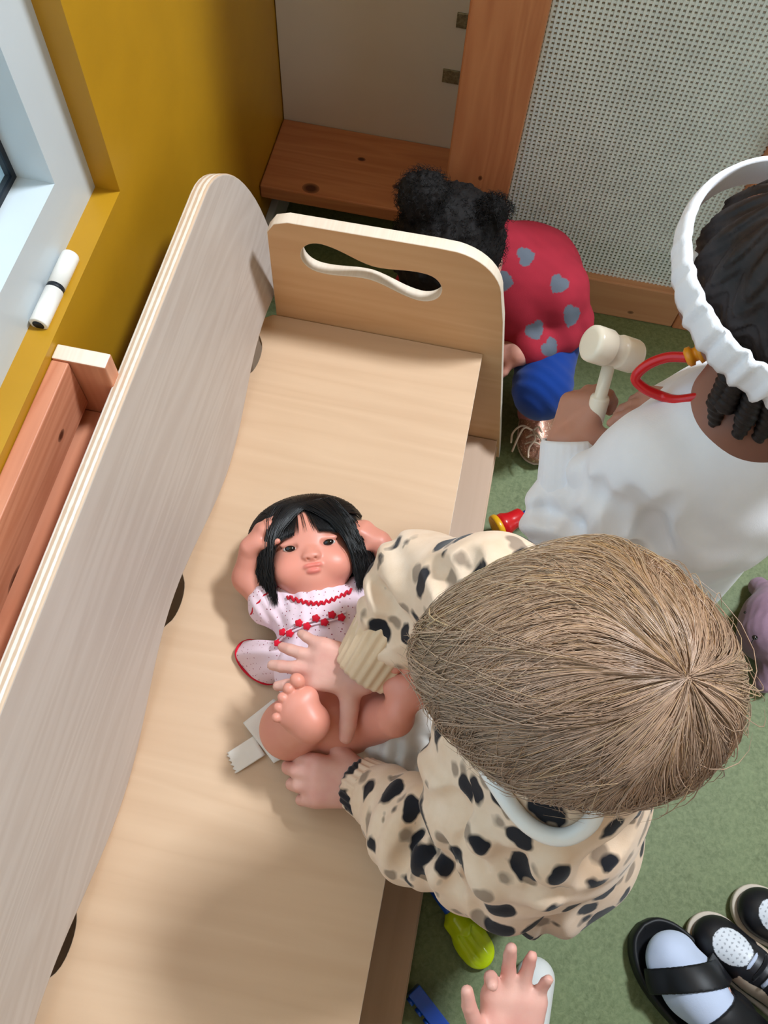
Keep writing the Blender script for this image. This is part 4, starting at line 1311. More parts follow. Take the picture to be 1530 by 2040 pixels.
# ruffled headband
V = []; F = []; n = 240; bu = unit(wu - wf * 0.30); bc = wc + wu * 0.011 - wf * 0.004
bs = unit(np.cross(wf, bu)); bf = np.cross(bu, bs)
for i in range(n):
    t = 2 * math.pi * i / n
    dirv = bs * math.sin(t) * 0.089 + bf * math.cos(t) * 0.103
    back = 0.5 - 0.5 * math.cos(t)                     # 1 at the nape
    ru = back * (0.0028 * math.sin(t * 34) + 0.0016 * math.sin(t * 57 + 1))
    ou = dirv / np.linalg.norm(dirv)
    hw = 0.016 + 0.007 * back
    for k_, (w_, o_) in enumerate(((-1, 0.0005), (-0.5, 0.004), (0.0, 0.0052), (0.5, 0.004), (1, 0.0005), (0.9, -0.003), (0, -0.002), (-0.9, -0.003))):
        V.append(bc + dirv + ou * (o_ + ru * (1 if o_ > 0 else 0.6)) + bu * (w_ * hw + back * 0.0012 * math.sin(t * 41 + k_)))
for i in range(n):
    for k_ in range(8):
        F.append((i * 8 + k_, i * 8 + (k_ + 1) % 8, ((i + 1) % n) * 8 + (k_ + 1) % 8, ((i + 1) % n) * 8 + k_))
mesh('headband', V, F, M['white_knit'], kw, True)

# toy hammer held in the hand
hm = tag(empty('toy_hammer', tuple(pt(1220, 700, 0.62))), 'cream plastic toy hammer held up by the child in white', 'toy')
hx = unit(IR * 0.86 - IN * 0.42 - IU * 0.16); hc0 = pt(1221, 697, 0.625); hd = unit(pt(1186, 828, 0.565) - hc0)
def lathe(name, o_, ax, prof, m, parent, n=36):
    ax = unit(ax); a = unit(np.cross(ax, (0.3, 0.2, 0.93))); b = np.cross(ax, a); V = []; F = []
    for t, r in prof:
        for j in range(n):
            th = 2 * math.pi * j / n; V.append(np.array(o_) + ax * t + (a * math.cos(th) + b * math.sin(th)) * r)
    for i in range(len(prof) - 1):
        for j in range(n): F.append((i * n + j, i * n + (j + 1) % n, (i + 1) * n + (j + 1) % n, (i + 1) * n + j))
    F.append(tuple(range(n - 1, -1, -1))); F.append(tuple(range((len(prof) - 1) * n, len(prof) * n)))
    me = mesh(name, V, F, m, parent, True)
    return me
lathe('hammer_head', hc0, hx, [(-0.0285, 0.0120), (-0.0280, 0.0150), (-0.0260, 0.0170), (-0.0230, 0.0176), (-0.0080, 0.0176), (-0.0062, 0.0168), (-0.0055, 0.0150), (0.0050, 0.0148), (0.0060, 0.0158), (0.0078, 0.0164), (0.0240, 0.0164), (0.0268, 0.0156), (0.0285, 0.0135), (0.0290, 0.0105)], M['cream_plastic'], hm)
lathe('handle', hc0 + hd * 0.010, hd, [(0, 0.0062), (0.038, 0.0062), (0.0385, 0.0085), (0.041, 0.0094), (0.052, 0.0094), (0.090, 0.0088), (0.094, 0.006)], M['cream_plastic'], hm)

# red toy stethoscope at the child's neck
rs = tag(empty('toy_stethoscope', tuple(pt(1300, 760, 0.64))), 'red plastic toy stethoscope with orange tip at the white-clad child\'s neck', 'toy')
tube('tubing', spline([pt(1372, 712, 0.690), pt(1330, 712, 0.680), pt(1290, 727, 0.668), pt(1266, 752, 0.655), pt(1284, 774, 0.648), pt(1320, 790, 0.645), pt(1350, 797, 0.655), pt(1395, 791, 0.670)], 48), 0.0046, M['red_plastic'], rs, 12)
lathe('ear_tip', pt(1370, 712, 0.690), pt(1400, 700, 0.697) - pt(1370, 712, 0.690), [(-0.002, 0.006), (0.0, 0.0085), (0.004, 0.0085), (0.005, 0.006), (0.008, 0.006), (0.009, 0.0095), (0.013, 0.0085), (0.014, 0.004)], M['orange_plastic'], rs, 20)

# ------------------------------------------------------------------ child crouching behind the end panel
kr = tag(empty('person', (0.08, 0.92, 0)), 'child in raspberry sweater with grey hearts crouching behind the bench end panel', 'person')
rc_ = V3(-0.045, 0.868, 0.335)
rf = unit((-0.25, -0.75, -0.62)); ru_ = unit((0.0, -0.5, 0.85))
s = Sdf(); A, R = head_sdf(s, rc_, rf, ru_, 0.95); ru_ = R[:, 2]; rsd = R[:, 0]
rn = V3(0.02, 0.915, 0.29); rch = V3(0.075, 0.925, 0.235); rpe = V3(0.105, 0.965, 0.135)
s.cone(rc_ - ru_ * 0.05 - rf * 0.01, rn, 0.034, 0.038, 0.02); s.cone(rn, rch, 0.05, 0.07, 0.03); s.cone(rch, rpe, 0.072, 0.085, 0.03)
rsl = V3(0.125, 0.895, 0.265); rel = pt(1130, 645, 0.215); rwl = pt(1035, 704, 0.205)
rsr = V3(-0.02, 0.965, 0.25); rer = V3(-0.08, 0.93, 0.17); rwr = V3(-0.06, 0.86, 0.17)
s.chain([rn, rsl, rel, rwl], [0.036, 0.03, 0.024, 0.017], 0.015); s.chain([rn, rsr, rer, rwr], [0.036, 0.03, 0.024, 0.017], 0.015)
hand(s, rwl, (-0.95, 0.2, -0.45), (-0.2, -0.2, 0.9), -1, 0.080, curl=(0.5, 0.5, 0.5, 0.5), fr=0.0055)
hand(s, rwr, (-0.1, -0.6, -0.7), (-0.2, -0.6, 0.7), 1, 0.086, curl=(0.5, 0.5, 0.5, 0.5), fr=0.0055)
kn1 = pt(1082, 772, 0.175); kn2 = V3(-0.02, 0.845, 0.16)
an1 = V3(kn1[0] + 0.008, kn1[1] + 0.045, 0.055); an2 = V3(-0.03, 0.89, 0.055)
s.chain([rpe + V3(0.03, 0, 0), kn1, an1], [0.055, 0.030, 0.024], 0.02); s.chain([rpe + V3(-0.04, 0, 0), kn2, an2], [0.055, 0.036, 0.026], 0.02)
sdf_obj('body', s, 0.0028, M['skin_tan'], kr)
eyes(A, R, kr, M['eye'])
s = Sdf()
s.cone(rn + V3(0.012, 0, -0.01), rch, 0.058, 0.088, 0.03); s.cone(rch, rpe, 0.090, 0.098, 0.03)
s.chain([rn + V3(0.02, 0, -0.01), rsl, rel, rwl + unit(rel - rwl) * 0.026], [0.05, 0.050, 0.040, 0.033], 0.010)
s.chain([rn, rsr, rer, rwr + unit(rer - rwr) * 0.04], [0.05, 0.046, 0.04, 0.03], 0.02)
s.post.append(lambda P, d: folds(P, d, [(rel, unit(rwl - rel), 0.05, 0.03, 0.004)]))
HE = [(1112, 568), (1138, 632), (1066, 662), (1098, 694), (1006, 562), (1050, 600 - 90)]
HP = []
for x, y in HE:
    v = RXM @ V3((x - 765) / 1700.8, -(y - 1020) / 1700.8, -1.0); v = v / np.linalg.norm(v); t = 0.9
    for _ in range(60):
        dd_ = s.ev((V3(0, 0, CAM_H) + v * t)[None])[0]; t += dd_ * 0.8
    HP.append(V3(0, 0, CAM_H) + v * t)


def heart_col(V):
    red = V3(*srgb(162, 42, 58)[:3]); grey = V3(*srgb(100, 108, 120)[:3]); out = np.tile(red, (len(V), 1))
    for k, p in enumerate(HP):
        a = 0.5 * k - 0.6; q = V - p
        x = q @ (IR * math.cos(a) + IU * math.sin(a)) / 0.0120; y = q @ (-IR * math.sin(a) + IU * math.cos(a)) / 0.0120 + 0.1
        m = ((x * x + y * y - 1) ** 3 - x * x * y ** 3 < 0) & (np.abs(q @ IN) < 0.03)
        out[m] = grey
    return out * (1 + 0.10 * vnoise(V, 300, 6))[:, None]


M['heart_knit'] = tone_mat('heart_print_knit', 0.9, 0.2, 0, 0.3, 900)
sdf_obj('sweater', s, 0.0022, M['heart_knit'], kr, heart_col)
s = Sdf()
s.chain([rpe + V3(0.03, 0, 0), kn1 + V3(0.0, 0.002, 0.0)], [0.066, 0.042], 0.02); s.chain([rpe + V3(-0.04, 0, 0), kn2], [0.066, 0.043], 0.02)
s.ell(kn1 + V3(0.001, 0.004, -0.020), (0.044, 0.043, 0.046), 0.02)
s.post.append(lambda P, d: folds(P, d, [(kn1, (0.4, 1, 0.3), 0.05, 0.02, 0.0015)]))
sdf_obj('trousers', s, 0.0028, M['royal'], kr)
for an in (an1, an2):
    s = Sdf(); s.cone(an + V3(0, -0.005, 0.05), an + V3(0, 0, -0.02), 0.031, 0.028, 0.01); sdf_obj('sock', s, 0.003, M['pink_sock'], kr)
for k, (an, toe) in enumerate(((an1, pt(1066, 930, 0.0)), (an2, V3(-0.04, 0.80, 0)))):
    hl = V3(an[0], an[1] + 0.03, 0.0); sh_ = empty('shoe', tuple(hl)); sh_.parent = kr; sh_.matrix_parent_inverse = Matrix.Translation(kr.location).inverted()
    sdf_obj('shoe_upper', shoe_sdf(hl + V3(0, 0, 0.004), V3(*toe), 0.060, 0.062), 0.0022, M['glitter'], sh_)
    q = shoe_sdf(hl, V3(*toe) + unit(V3(*toe) - hl) * 0.002, 0.066, 0.05); q.post.append(lambda P, d: np.maximum(d, P[:, 2] - 0.010)); sdf_obj('sole', q, 0.0025, M['rubber'], sh_)
    if k == 0:
        kt = pt(1062, 858, 0.062)
        for pts_ in ([(1062, 858, .064), (1040, 848, .075), (1022, 862, .066), (1018, 882, .050)], [(1062, 858, .064), (1045, 852, .082), (1032, 872, .066), (1020, 900, .048)], [(1062, 858, .066), (1066, 875, .070), (1054, 892, .060), (1052, 912, .050)],
                     [(1062, 858, .066), (1074, 868, .070), (1080, 885, .058), (1076, 905, .050)], [(1062, 858, .064), (1072, 850, .070), (1080, 862, .064)], [(1048, 872, .056), (1062, 866, .066), (1078, 874, .056)], [(1046, 884, .052), (1062, 880, .064), (1080, 888, .052)]):
            tube('lace', spline([pt(*p) for p in pts_], 14), 0.0017, M['lace'], sh_, 6)
# black curly hair gathered into two puffs
s = Sdf()
s.ell(rc_ + ru_ * 0.010 - rf * 0.008, (0.078, 0.086, 0.080), 0.012, R)
s.ell(rc_ + rf * 0.090 - ru_ * 0.04, (0.07, 0.055, 0.07), 0.008, R, True)
pf = [V3(-0.086, 0.872, 0.425), V3(0.010, 0.872, 0.418)]
s.ell(pf[0], (0.036, 0.034, 0.034), 0.012); s.ell(pf[1], (0.020, 0.019, 0.024), 0.012)
s.post.append(lambda P, d: d + 0.004 * vnoise(P, 320, 2) + 0.002 * vnoise(P, 800, 5))
sdf_obj('hair_cap', s, 0.0026, M['soft_black_hair'], kr)
g = np.random.default_rng(8); pp = []
for c_, r_, N_ in ((pf[0], 0.034, 800), (pf[1], 0.021, 350), (rc_ + ru_ * 0.012 - rf * 0.008, 0.080, 1600)):
    for i in range(N_):
        dv = unit(g.normal(size=3)); dv[2] = abs(dv[2]) if c_ is not pf[0] else dv[2]
        if c_ is not pf[0] and c_ is not pf[1] and dv @ rf > 0.5: continue
        a = unit(np.cross(dv, g.normal(size=3))); b = np.cross(dv, a); p0 = c_ + dv * r_ * 0.93; K = []
        L = 0.006 + 0.008 * g.random(); om = g.uniform(6, 13); am = 0.0035
        for t in np.linspace(0, 1, 9): K.append(p0 + dv * L * t + a * am * t * math.cos(om * t) + b * am * t * math.sin(om * t))
        pp.append(K)
V, Q, c = strands_mesh(np.array(pp), np.full(len(pp), 0.00035), np.zeros((len(pp), 3)))
tag(fast_mesh('curly_hair', V, Q, M['soft_black_hair'], kr), kind='stuff')

# ------------------------------------------------------------------ child below the frame, reaching up
kb = tag(empty('person', (0.24, -0.22, 0)), 'small child at the near edge reaching out an open hand above a white sock', 'person')
bw = pt(1012, 2105, 0.425)
s = Sdf(); bhc = V3(0.27, -0.30, 0.78); bf_ = unit((0, 0.97, -0.2)); bu_ = V3(0, 0.2, 1)
A, R = head_sdf(s, bhc, bf_, bu_)
bn = V3(0.27, -0.30, 0.66); bch = V3(0.27, -0.31, 0.54); bpe = V3(0.27, -0.31, 0.36)
bsl = V3(0.185, -0.30, 0.60); bel = V3(0.165, -0.20, 0.47); bsr = V3(0.355, -0.30, 0.60)
s.cone(bhc - R[:, 2] * 0.055, bn, 0.036, 0.04, 0.02); s.cone(bn, bch, 0.045, 0.07, 0.03); s.cone(bch, bpe, 0.075, 0.075, 0.03)
s.chain([bn, bsl, bel, bw], [0.034, 0.030, 0.024, 0.018], 0.015); s.chain([bn, bsr, V3(0.39, -0.29, 0.47), V3(0.38, -0.24, 0.37)], [0.034, 0.03, 0.024, 0.018], 0.015)
hand(s, V3(0.38, -0.24, 0.37), (0, 0.4, -0.9), (0.8, 0.3, 0.2), -1, 0.09)
hand(s, bw, IU * 0.97 + IR * 0.10, -IN * 0.9 - IU * 0.25, 1, 0.112, curl=(0.7, 0.25, 0.22, 0.3), spread=0.17, tdir=(0.80, 0.55, -0.45), fr=0.0052, kk=0.0012)
bt = pt(1072, 1905, 0.03); ba = V3(bt[0] - 0.005, bt[1] - 0.115, 0.05)
s.chain([bpe + V3(-0.045, 0, 0), V3(0.235, -0.20, 0.20), ba], [0.052, 0.038, 0.027], 0.02); s.chain([bpe + V3(0.045, 0, 0), V3(0.33, -0.29, 0.20), V3(0.335, -0.30, 0.05)], [0.052, 0.038, 0.027], 0.02)
sdf_obj('body', s, 0.0026, M['skin_fair'], kb)
eyes(A, R, kb, M['eye'])
s = Sdf(); s.ell(bhc + R[:, 2] * 0.012 - bf_ * 0.006, (0.078, 0.088, 0.082), 0.01, R); s.ell(bhc + bf_ * 0.09 - R[:, 2] * 0.05, (0.08, 0.06, 0.085), 0.008, R, True)
s.post.append(lambda P, d: d + 0.002 * vnoise(P, 200, 4)); sdf_obj('hair', s, 0.004, M['braid_hair'], kb)
s = Sdf(); s.cone(bn + V3(0, 0, -0.03), bch, 0.055, 0.088, 0.03); s.cone(bch, bpe, 0.092, 0.098, 0.03); s.chain([bn + V3(0, 0, -0.03), bsl, bel], [0.048, 0.046, 0.042], 0.02); s.chain([bn + V3(0, 0, -0.03), bsr, V3(0.39, -0.29, 0.47)], [0.048, 0.046, 0.042], 0.02)
sdf_obj('tee_shirt', s, 0.004, M['grey_knit'], kb)
s = Sdf(); s.chain([bpe + V3(-0.045, 0, 0), V3(0.235, -0.20, 0.20), ba + V3(0, 0, 0.03)], [0.066, 0.05, 0.040], 0.02); s.chain([bpe + V3(0.045, 0, 0), V3(0.33, -0.29, 0.20), V3(0.335, -0.30, 0.08)], [0.066, 0.05, 0.04], 0.02)
sdf_obj('trousers', s, 0.004, M['navy'], kb)


def sock_col(y0):
    def f(V):
        out = np.tile(V3(*srgb(222, 222, 218)[:3]), (len(V), 1)); out[V[:, 1] < y0] = V3(*srgb(186, 204, 84)[:3]); return out
    return f


M['sock_tone'] = tone_mat('two_colour_sock', 0.9, 0.2, 0, 0.25, 800)
for ak, toe in ((ba, bt), (V3(0.335, -0.30, 0.05), V3(0.335, -0.20, 0.03))):
    s = Sdf(); s.cone(V3(toe[0], toe[1] - 0.026, 0.026), V3(ak[0], ak[1], 0.03), 0.0255, 0.026, 0.01); s.cone(V3(ak[0], ak[1], 0.03), ak + V3(0, -0.005, 0.05), 0.028, 0.031, 0.015)
    s.post.append(lambda P, d: np.maximum(d, 0.001 - P[:, 2])); sdf_obj('sock', s, 0.0022, M['sock_tone'], kb, sock_col(toe[1] - 0.088))

# ------------------------------------------------------------------ adult in black sandals
M['sock_blue'] = knit('pale_blue_sock', srgb(196, 208, 232), 0.9, 500, 0.04)
M['black_rubber'] = plain('black_foam_rubber', srgb(17, 18, 22), 0.5, 0.4, 0.15, 60)
M['black_metal'] = plain('black_buckle', srgb(22, 22, 26), 0.3, 0.6, 0.1, 40)
M['dark_trousers'] = knit('dark_grey_trousers', srgb(58, 60, 70))
ad = tag(empty('person', (0.56, -0.14, 0)), 'adult in black buckled sandals over pale blue socks at the near right corner', 'person')


def sandal_foot(toe, heel, parent, outer):
    d = unit(heel - toe); L = np.linalg.norm(heel - toe); up = V3(0, 0, 1); w = np.cross(up, d) * outer; Rm = np.stack([w, d, up], 1)
    at = lambda a, b, z: toe + d * a + w * b + up * z
    fs = Sdf()
    fs.chain([at(0.045, 0, 0.044), at(0.09, 0, 0.050), at(0.16, 0, 0.062), at(0.205, 0, 0.060)], [0.026, 0.031, 0.033, 0.030], 0.02)
    fs.ell(at(0.050, 0.0, 0.043), (0.036, 0.030, 0.017), 0.01, Rm)
    fs.ell(at(0.085, 0.0, 0.044), (0.040, 0.04, 0.019), 0.01, Rm)
    fs.chain([at(0.185, 0, 0.070), at(0.200, 0, 0.16)], [0.034, 0.033], 0.03)
    fs.post.append(lambda P, q: np.maximum(q, 0.0262 - P[:, 2]))
    sd = empty('sandal', tuple(toe)); sd.parent = parent; sd.matrix_parent_inverse = Matrix.Translation(parent.location).inverted()
    so_ = []
    for a, wd_ in ((0.0, 0.0), (0.004, 0.017), (0.012, 0.028), (0.028, 0.039), (0.055, 0.047), (0.09, 0.047), (0.14, 0.040), (0.19, 0.037), (0.225, 0.032), (0.245, 0.018), (0.25, 0.0)): so_.append((a, wd_))
    ol = [(a, b) for a, b in so_] + [(a, -b) for a, b in so_[-2:0:-1]]
    ol = [tuple(p) for p in spline([(a, b, 0) for a, b in ol] + [(ol[0][0], ol[0][1], 0)], 80)]
    V = []; F = []; n = len(ol)
    for z_, sc in ((0.0, 0.97), (0.004, 1.0), (0.022, 1.0), (0.0275, 0.97), (0.0275, 0.90), (0.0235, 0.84)):
        for a, b, _ in ol: V.append(at(0.125 + (a - 0.125) * (1 - (1 - sc) * 0.45), b * sc, z_))
    for i in range(5):
        for j in range(n - 1): F.append((i * n + j, i * n + j + 1, (i + 1) * n + j + 1, (i + 1) * n + j))
    F.append(tuple(range(n - 1))[::-1]); F.append(tuple(5 * n + j for j in range(n - 1)))
    mesh('sole', V, F, M['black_rubber'], sd, True)
    for (a0, a1, sl_) in ((0.058, 0.092, 0.50), (0.120, 0.172, 0.0)):
        q = Sdf(); q.p = list(fs.p); q.lo = at(-0.02, 0, 0) - 0.08; q.hi = at(0.2, 0, 0.1) + 0.08
        q.ell(at((a0 + a1) / 2, 0, 0.040), (0.047, 0.045, 0.026), 0.004, Rm)
        def band(P, dd, a0=a0, a1=a1, sl_=sl_):
            a = (P - toe) @ d; b = (P - toe) @ w; m = a - b * sl_
            return np.maximum.reduce([dd - 0.0042, -(dd - 0.0002), a0 - m, m - a1, 0.020 - P[:, 2], P[:, 2] - 0.12])
        q.post.append(band)
        sdf_obj('strap', q, 0.0020, M['black_rubber'], sd)
    for a_ in (0.084,):
        bb = box_bm((-0.017, -0.019, -0.003), (0.017, 0.019, 0.003), 0.002)
        Mx = Matrix([[*(np.stack([unit(w * 0.72 - up * 0.69), d, unit(w * 0.69 + up * 0.72)], 1)[i]), 0] for i in range(3)] + [[0, 0, 0, 1]])
        c_ = at(a_ + 0.008, 0.034, 0.060); Mx.translation = Vector(c_)
        bmesh.ops.transform(bb, matrix=Mx, verts=bb.verts); bm_obj('buckle', bb, M['black_metal'], sd)
    return fs, at


to1 = pt(1268, 1838, 0.0); dv = unit(pt(1408, 2035, 0.0) - to1)
fs, at1 = sandal_foot(to1, to1 + dv * 0.25, ad, 1)
sdf_obj('sock', fs, 0.0024, M['sock_blue'], ad)
to2 = to1 + V3(0.20, -0.16, 0); fs2, at2 = sandal_foot(to2, to2 + dv * 0.25, ad, -1)
sdf_obj('sock', fs2, 0.003, M['sock_blue'], ad)
# the rest of the adult, sitting on a low stool out to the right
pv = V3(0.98, -0.62, 0.40); chs = V3(1.02, -0.66, 0.74); ahd = V3(0.98, -0.62, 1.00)
k1, k2 = at1(0.20, 0, 0.44) + V3(0.02, -0.02, 0), at2(0.20, 0, 0.44) + V3(0.02, -0.02, 0)
sd_ = unit(V3(0.62, 0.55, 0)); shL = chs - sd_ * 0.15 + V3(0, 0, 0.05); shR = chs + sd_ * 0.15 + V3(0, 0, 0.05)
armL = [shL, shL + V3(-0.09, 0.10, -0.22), k2 + V3(0.10, -0.10, 0.09)]; armR = [shR, shR + V3(-0.06, 0.10, -0.22), k1 + V3(0.20, -0.24, 0.10)]
s = Sdf()
for at_, k_, o_ in ((at1, k1, sd_ * 0.08), (at2, k2, -sd_ * 0.08)):
    s.chain([at_(0.19, 0, 0.12), k_, pv + o_], [0.036, 0.052, 0.08], 0.03); s.ell(at_(0.13, 0, 0.045), (0.028, 0.05, 0.016), 0.02)
s.cone(pv, chs, 0.12, 0.11, 0.05); aA, aR = head_sdf(s, ahd + V3(0, 0, 0.05), (-0.75, 0.55, -0.35), (-0.2, 0.2, 0.95), 1.25); s.cone(chs, ahd, 0.06, 0.05, 0.03)
for arm, th in ((armL, -1), (armR, 1)):
    s.chain([chs] + arm, [0.06, 0.045, 0.036, 0.026], 0.03); hand(s, arm[2], (-0.6, 0.6, -0.3), (0.1, 0.1, 0.95), -th, 0.17, fr=0.0052)
sdf_obj('body', s, 0.006, M['skin_fair'], ad)
s = Sdf()
for at_, k_, o_ in ((at1, k1, sd_ * 0.08), (at2, k2, -sd_ * 0.08)): s.chain([at_(0.198, 0, 0.17), k_, pv + o_], [0.046, 0.066, 0.095], 0.03)
s.cone(pv, pv + V3(0.01, -0.01, 0.08), 0.14, 0.13, 0.05)
sdf_obj('trousers', s, 0.007, M['sock_blue'], ad)
s = Sdf(); s.cone(pv + V3(0, 0, 0.08), chs, 0.145, 0.135, 0.06); s.cone(chs, shL, 0.1, 0.066, 0.04); s.cone(chs, shR, 0.1, 0.066, 0.04)
for arm in (armL, armR): s.chain([arm[0], arm[1], arm[1] * 0.3 + arm[2] * 0.7], [0.066, 0.052, 0.042], 0.03)
sdf_obj('jumper', s, 0.008, M['dark_trousers'], ad)
s = Sdf(); s.ell(aA(0, -0.008, 0.018), (0.099, 0.112, 0.100), 0.02, aR); s.ell(aA(0, -0.05, -0.03), (0.08, 0.06, 0.09), 0.03, aR); s.ell(aA(0, 0.10, -0.045), (0.09, 0.075, 0.10), 0.02, aR, True)
sdf_obj('hair', s, 0.006, M['braid_hair'], ad)
eyes(aA, aR, ad, M['eye'])
stl = tag(empty('stool', (1.0, -0.64, 0)), 'low round wooden stool under the seated adult', 'stool')
lathe('seat', (1.0, -0.64, 0.235), (0, 0, 1), [(0, 0.150), (0.004, 0.158), (0.026, 0.158), (0.030, 0.150)], M['birch_seat'], stl)
for i in range(3):
    a_ = i * 2.094 + 0.4; tube('leg', [(1.0 + 0.10 * math.cos(a_), -0.64 + 0.10 * math.sin(a_), 0.235), (1.0 + 0.14 * math.cos(a_), -0.64 + 0.14 * math.sin(a_), 0.0)], [0.017, 0.014], M['pine_end'], stl, 14)

# ------------------------------------------------------------------ child in black and white sneakers
ks = tag(empty('person', (0.62, 0.02, 0)), 'child wearing black and white sneakers beside the black sandals', 'person')
M['sneaker'] = tone_mat('sneaker_leather', 0.42, 0.45, 0, 0.1, 700)
M['midsole'] = plain('beige_midsole', srgb(200, 188, 172), 0.6, 0.3)
M['black_lace'] = knit('black_lace', srgb(20, 20, 24))


def sneaker(toe, heel, parent, outer):
    d = unit(heel - toe); up = V3(0, 0, 1); w = np.cross(up, d) * outer; Rm = np.stack([w, d, up], 1)
    at = lambda a, b, z: toe + d * a + w * b + up * z
    sn = empty('sneaker', tuple(toe)); sn.parent = parent; sn.matrix_parent_inverse = Matrix.Translation(parent.location).inverted()
    s = Sdf()
    s.ell(at(0.038, 0, 0.024), (0.032, 0.037, 0.026), 0.01, Rm); s.ell(at(0.085, 0, 0.032), (0.031, 0.055, 0.034), 0.015, Rm)
    s.ell(at(0.135, 0, 0.042), (0.029, 0.042, 0.045), 0.015, Rm); s.cone(at(0.135, 0, 0.06), at(0.142, 0, 0.085), 0.030, 0.031, 0.015)
    s.post.append(lambda P, q: np.maximum(q, 0.010 - P[:, 2]))

    def col(V):
        a = (V - toe) @ d; b = (V - toe) @ w; z = V[:, 2]
        blk = V3(*srgb(22, 22, 26)[:3]); wh = V3(*srgb(222, 228, 236)[:3]); bg = V3(*srgb(206, 186, 164)[:3])
        out = np.tile(blk, (len(V), 1))
        box_ = ((a - 0.044) / 0.024) ** 2 + (b / 0.0215) ** 2 < 1
        out[box_ & (z > 0.028)] = wh
        hole = (np.abs(np.mod(a * 160, 1) - 0.5) < 0.17) & (np.abs(np.mod(b * 160, 1) - 0.5) < 0.17)
        out[box_ & hole & (z > 0.03)] = V3(0.3, 0.33, 0.38)
        side = (a > 0.068) & (a < 0.125) & (np.abs(b) > 0.018) & (z < 0.052 + (a - 0.07) * 0.25)
        out[side] = bg
        sw = side & (np.abs(z - (0.026 + 0.30 * (a - 0.078) + 9.0 * np.maximum(a - 0.095, 0) ** 2)) < np.clip(0.0075 * (1 - (a - 0.078) / 0.055), 0.001, 0.008))
        out[sw] = blk
        tong = (np.abs(b) < 0.011) & (a > 0.066) & (a < 0.12)
        out[tong] = blk * 2.0
        return out
    sdf_obj('upper', s, 0.0013, M['sneaker'], sn, col)
    q = Sdf(); q.ell(at(0.037, 0, 0.012), (0.0355, 0.041, 0.03), 0.01, Rm); q.ell(at(0.09, 0, 0.012), (0.0325, 0.075, 0.03), 0.012, Rm); q.ell(at(0.140, 0, 0.012), (0.031, 0.036, 0.03), 0.012, Rm)
    q.post.append(lambda P, e: np.maximum.reduce([e, 0.0005 - P[:, 2], P[:, 2] - 0.016])); sdf_obj('midsole', q, 0.0022, M['midsole'], sn)
    for i in range(5):
        a = 0.070 + i * 0.0115; z_ = 0.059 + i * 0.0062
        tube('lace', spline([at(a, -0.018, z_ - 0.008), at(a - 0.001, -0.008, z_ + 0.003), at(a, 0.008, z_ + 0.003), at(a, 0.018, z_ - 0.008)], 10), 0.0026, M['black_lace'] if i % 2 else M['sock_blue'], sn, 6)
    return at


ta = pt(1372, 1838, 0.0); da = unit(pt(1530, 1968, 0.0) - ta); a1 = sneaker(ta, ta + da * 0.17, ks, 1)
tb = pt(1458, 1788, 0.0); db = unit(pt(1600, 1880, 0.0) - tb); a2 = sneaker(tb, tb + db * 0.17, ks, 1)
s = Sdf(); pv = V3(0.72, 0.02, 0.46); kc = pv + V3(0.01, -0.01, 0.24); kl_ = unit(V3(-0.5, -0.85, 0)); kn_ = kc + V3(0, 0, 0.10)
for a_, o_ in ((a1, 0.045), (a2, -0.045)):
    s.chain([a_(0.06, 0, 0.03), a_(0.14, 0, 0.05), a_(0.15, 0, 0.26), pv + kl_ * o_], [0.018, 0.026, 0.040, 0.056], 0.02)
s.cone(pv, kc, 0.078, 0.08, 0.03); kA, kR = head_sdf(s, kn_ + V3(-0.01, 0.01, 0.12), (-0.8, 0.5, -0.3), (0, 0, 1), 1.05); s.cone(kc, kn_ + V3(0, 0, 0.03), 0.05, 0.04, 0.02)
karm = []
for q in (-1, 1):
    sh_ = kc + kl_ * 0.10 * q + V3(0, 0, 0.055); karm.append([sh_, sh_ + kl_ * 0.03 * q + V3(0.01, 0, -0.14), sh_ + kl_ * 0.02 * q + V3(-0.04, 0.03, -0.25)])
    s.chain([kc + V3(0, 0, 0.05)] + karm[-1], [0.04, 0.032, 0.026, 0.019], 0.02); hand(s, karm[-1][2], (-0.2, 0.1, -0.95), kl_ * q, q, 0.10)
sdf_obj('body', s, 0.0034, M['skin_fair'], ks); eyes(kA, kR, ks, M['eye'])
s = Sdf()
for a_, o_ in ((a1, 0.045), (a2, -0.045)): s.chain([a_(0.143, 0, 0.11), a_(0.15, 0, 0.26), pv + kl_ * o_], [0.038, 0.050, 0.07], 0.02)
s.cone(pv, pv + V3(0, 0, 0.05), 0.092, 0.09, 0.03)
sdf_obj('trousers', s, 0.005, M['dark_trousers'], ks)
s = Sdf(); s.cone(pv + V3(0, 0, 0.03), kc, 0.10, 0.094, 0.03)
for arm in karm: s.cone(kc + V3(0, 0, 0.05), arm[0], 0.055, 0.046, 0.02); s.chain([arm[0], arm[1], arm[1] * 0.3 + arm[2] * 0.7], [0.046, 0.038, 0.031], 0.02)
sdf_obj('jumper', s, 0.005, M['grey_knit'], ks)
s = Sdf(); s.ell(kA(0, -0.006, 0.016), (0.082, 0.094, 0.086), 0.02, kR); s.ell(kA(0, 0.095, -0.045), (0.085, 0.065, 0.09), 0.02, kR, True)
s.post.append(lambda P, d: d + 0.002 * vnoise(P, 200, 4)); sdf_obj('hair', s, 0.005, M['braid_hair'], ks)

